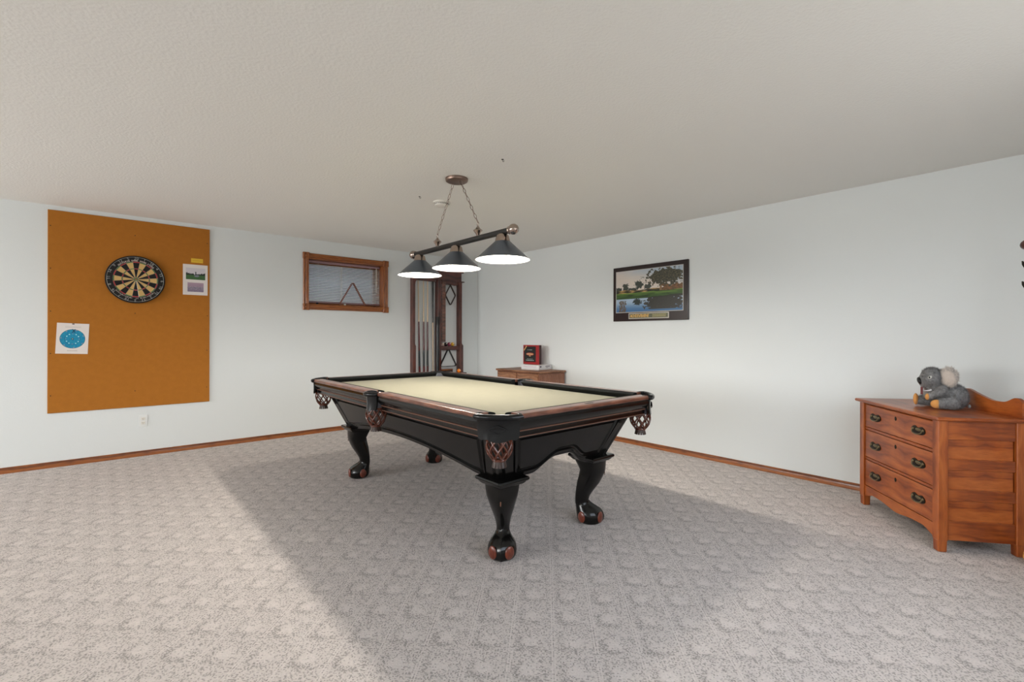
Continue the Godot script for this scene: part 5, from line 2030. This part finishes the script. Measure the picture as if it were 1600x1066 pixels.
func build_koala() -> void:
	# local: x to the picture's right, y up, z towards the camera
	var k := thing("koala_plush", "grey plush koala sitting on the chest of drawers", "stuffed toy", Vector3(-0.478, 0.745, 5.438), deg_to_rad(-83.2))
	k.scale = Vector3(0.75, 1.0, 1.0)
	var fur_n := fnoise(8, 42.0, 3)
	var body := func(p: Vector3) -> float:
		var d := ell_dist(p, Vector3(0.035, 0.075, -0.010), Vector3(0.098, 0.080, 0.078))      # rump and back
		d = smin(d, ell_dist(p, Vector3(-0.045, 0.090, -0.010), Vector3(0.070, 0.072, 0.068)), 0.03)   # chest
		d = smin(d, ell_dist(p, Vector3(-0.088, 0.182, -0.004), Vector3(0.078, 0.066, 0.072)), 0.02)  # head
		d = smin(d, ell_dist(p, Vector3(-0.138, 0.160, 0.000), Vector3(0.036, 0.036, 0.040)), 0.02)  # muzzle
		d = smin(d, cap_dist(p, Vector3(0.045, 0.045, 0.055), Vector3(-0.035, 0.034, 0.082), 0.044, 0.030), 0.012)  # near leg
		d = smin(d, cap_dist(p, Vector3(-0.010, 0.040, -0.060), Vector3(-0.165, 0.036, -0.030), 0.040, 0.028), 0.012)  # far leg
		d = smin(d, cap_dist(p, Vector3(-0.020, 0.115, 0.050), Vector3(-0.098, 0.072, 0.050), 0.032, 0.022), 0.010)  # near arm
		d = smin(d, cap_dist(p, Vector3(-0.060, 0.115, -0.060), Vector3(-0.130, 0.075, -0.030), 0.030, 0.020), 0.010)
		d = maxf(d, -p.y + 0.001)                                                     # sits flat
		return d + 0.0035 * fur_n.get_noise_3d(p.x, p.y, p.z)
	var grey := func(v: Vector3) -> Color:
		var f := 0.5 + 0.5 * fur_n.get_noise_3d(v.x * 1.7, v.y * 1.7, v.z * 1.7 + 3.0)
		var c := Color(0.075, 0.073, 0.075).lerp(Color(0.33, 0.325, 0.32), f)
		# pale bib under the chin and on the belly
		var bib := clampf(1.4 - Vector3((v.x + 0.118) / 0.040, (v.y - 0.098) / 0.038, (v.z - 0.02) / 0.06).length(), 0.0, 1.0)
		return c.lerp(Color(0.55, 0.54, 0.52), bib * 0.85)
	var mb := nets(body, Vector3(-0.21, -0.006, -0.11), Vector3(0.145, 0.262, 0.125), 0.0065)
	var fm := plain(Color(1, 1, 1), 0.95, 0.0, 0.2)
	fm.vertex_color_use_as_albedo = true
	fm.rim_enabled = true
	fm.rim = 0.4
	var bo := part(k, "body", mb.commit(func(v, _n): return grey.call(v)), fm)
	# ears: cupped discs, pale fluff inside
	var ears := [[Vector3(0.022, 0.198, 0.050), -0.35, Vector3(0.056, 0.058, 0.020)], [Vector3(-0.020, 0.188, -0.078), 0.4, Vector3(0.046, 0.045, 0.018)]]
	for e in ears:
		var ec: Vector3 = e[0]
		var er: Vector3 = e[2]
		var eb := Basis(Vector3.UP, e[1])
		var ear_f := func(p: Vector3) -> float:
			var q := p
			var d := ell_dist(q, Vector3.ZERO, er)
			return d + 0.004 * fur_n.get_noise_3d(p.x * 1.3, p.y * 1.3, p.z * 1.3 + 9.0)
		var em := nets(ear_f, -er - Vector3.ONE * 0.012, er + Vector3.ONE * 0.012, 0.0065)
		var eo := part(bo, "ear", em.commit(func(v, _n):
			var rr := Vector2(v.x / er.x + 0.15, v.y / er.y + 0.18).length()
			var pale := smoothstep(0.95, 0.70, rr) * (1.0 if v.z > -0.004 else 0.0)
			return Color(0.24, 0.23, 0.225).lerp(Color(0.62, 0.55, 0.49), pale)), fm, ec, "pale fluffy ear")
		eo.basis = eb
		var eh := SurfaceTool.new()
		eh.begin(Mesh.PRIMITIVE_TRIANGLES)
		rng.seed = 12
		for i in 1500:
			var a := rng.randf() * TAU
			var rr := sqrt(rng.randf())
			var p := Vector3(er.x * rr * cos(a), er.y * rr * sin(a), er.z * sqrt(1.0 - rr * rr) * 0.8)
			var d := Vector3(cos(a) * rr + 0.3 * (rng.randf() - 0.5), sin(a) * rr - 0.2 + 0.3 * (rng.randf() - 0.5), 0.35).normalized()
			var side := d.cross(Vector3(0, 0, 1)).normalized() * 0.001
			var l := 0.008 + 0.014 * rng.randf()
			var col := Color(0.62, 0.55, 0.49).lerp(Color(0.30, 0.29, 0.28), smoothstep(0.55, 1.0, rr) * rng.randf()) * (0.85 + 0.25 * rng.randf())
			col.a = 1.0
			for q in [p - side, p + d * l, p + side]:
				eh.set_color(col)
				eh.set_normal(Vector3(0, 0, 1))
				eh.add_vertex(q)
		part(eo, "ear_fluff", eh.commit(), fm).set_meta("kind", "stuff")
	# face
	var nb := MB.new()
	nb.crease = 70.0
	nb.xf = Transform3D(Basis(Vector3(0, 0, 1), 0.55), Vector3(-0.163, 0.163, 0.020))
	nb.ball(Vector3.ZERO, Vector3(0.017, 0.026, 0.026), 16, 12)
	part(bo, "nose", nb.commit(), plain(Color(0.035, 0.033, 0.035), 0.35))
	for s in [-1.0, 1.0]:
		var ey := MB.new()
		ey.crease = 70.0
		var at := Vector3(-0.098, 0.190, 0.0635) if s > 0 else Vector3(-0.135, 0.195, -0.050)
		ey.xf = Transform3D(Basis(Vector3(0, 0, 1), 0.35), at)
		ey.ball(Vector3.ZERO, Vector3(0.0155, 0.0105, 0.007), 16, 10)
		var eo := part(bo, "eye", ey.commit(), plain(Color(0.82, 0.81, 0.77), 0.2))
		var pu := MB.new()
		pu.crease = 70.0
		pu.ball(at + Vector3(-0.003, 0, 0.005 * s), Vector3(0.006, 0.0062, 0.004), 12, 8)
		part(eo, "pupil", pu.commit(), plain(Color(0.02, 0.02, 0.02), 0.1))
	# feet and paws: tan suede soles with toes
	var tan := plain(Color(0.80, 0.56, 0.30), 0.9)
	tan.rim_enabled = true
	tan.rim = 0.3
	for e in [[Vector3(-0.056, 0.032, 0.094), Vector3(0.040, 0.027, 0.018), 0.15], [Vector3(-0.190, 0.044, -0.018), Vector3(0.018, 0.036, 0.026), 0.0], [Vector3(-0.114, 0.070, 0.062), Vector3(0.016, 0.020, 0.014), 0.5]]:
		var fo := MB.new()
		fo.crease = 70.0
		fo.xf = Transform3D(Basis(Vector3.UP, e[2]), e[0])
		fo.ball(Vector3.ZERO, e[1], 20, 14)
		if e[1].x > 0.03:
			for j in 4:
				fo.ball(Vector3(0.035, -0.014 + 0.0095 * j, 0.004), Vector3(0.010, 0.006, 0.011), 10, 8)
		part(bo, "paw", fo.commit(), tan, Vector3.ZERO, "tan suede paw")
	# ribbon at the neck, tag, tail
	var rib := []
	for j in 13:
		var a := lerpf(0.2, 2.4, j / 12.0)
		rib.append(Vector3(-0.075 - 0.062 * sin(a) * 1.0, 0.116 - 0.014 * sin(a), 0.006 + 0.066 * cos(a)))
	part(bo, "neck_ribbon", tubem(rib, 0.005, 8), plain(Color(0.78, 0.78, 0.80), 0.5))
	part(bo, "red_tag", boxm(Vector3(0.016, 0.046, 0.005), 0.001, Vector3(-0.150, 0.104, 0.040)), plain(Color(0.36, 0.05, 0.06), 0.5))
	var tl := MB.new()
	tl.crease = 70.0
	tl.ball(Vector3(0.137, 0.024, 0.010), Vector3(0.010, 0.010, 0.010), 12, 8)
	part(bo, "tail", tl.commit(), plain(Color(0.5, 0.5, 0.5), 0.95))
	# fur: short tapering hairs over the body
	var hair := SurfaceTool.new()
	hair.begin(Mesh.PRIMITIVE_TRIANGLES)
	rng.seed = 4
	var nt := mb.t.size() / 3
	for i in 14000:
		var j := rng.randi_range(0, nt - 1)
		var a := mb.t[j * 3]
		var b := mb.t[j * 3 + 1]
		var c := mb.t[j * 3 + 2]
		var u := rng.randf()
		var v := rng.randf() * (1.0 - u)
		var p := a + (b - a) * u + (c - a) * v
		var n := (b - a).cross(c - a).normalized()
		if p.y < 0.006 or p.x < -0.15 and p.y > 0.13:
			continue
		var d := (n * 0.75 + Vector3(0.5, -0.35, 0) * 0.7 + Vector3(rng.randf() - 0.5, rng.randf() - 0.5, rng.randf() - 0.5) * 0.9).normalized()
		var side := d.cross(n)
		if side.length() < 0.05:
			side = d.cross(Vector3.UP)
		side = side.normalized() * 0.0009
		var l := 0.008 + 0.010 * rng.randf()
		if p.y + d.y * l < 0.001:
			continue
		var col: Color = grey.call(p)
		col = col * (0.75 + 0.6 * rng.randf())
		col.a = 1.0
		for q in [p - side - n * 0.001, p + d * l, p + side - n * 0.001]:
			hair.set_color(col)
			hair.set_normal(n)
			hair.add_vertex(q)
	var ho := part(bo, "fur", hair.commit(), fm)
	ho.set_meta("kind", "stuff")
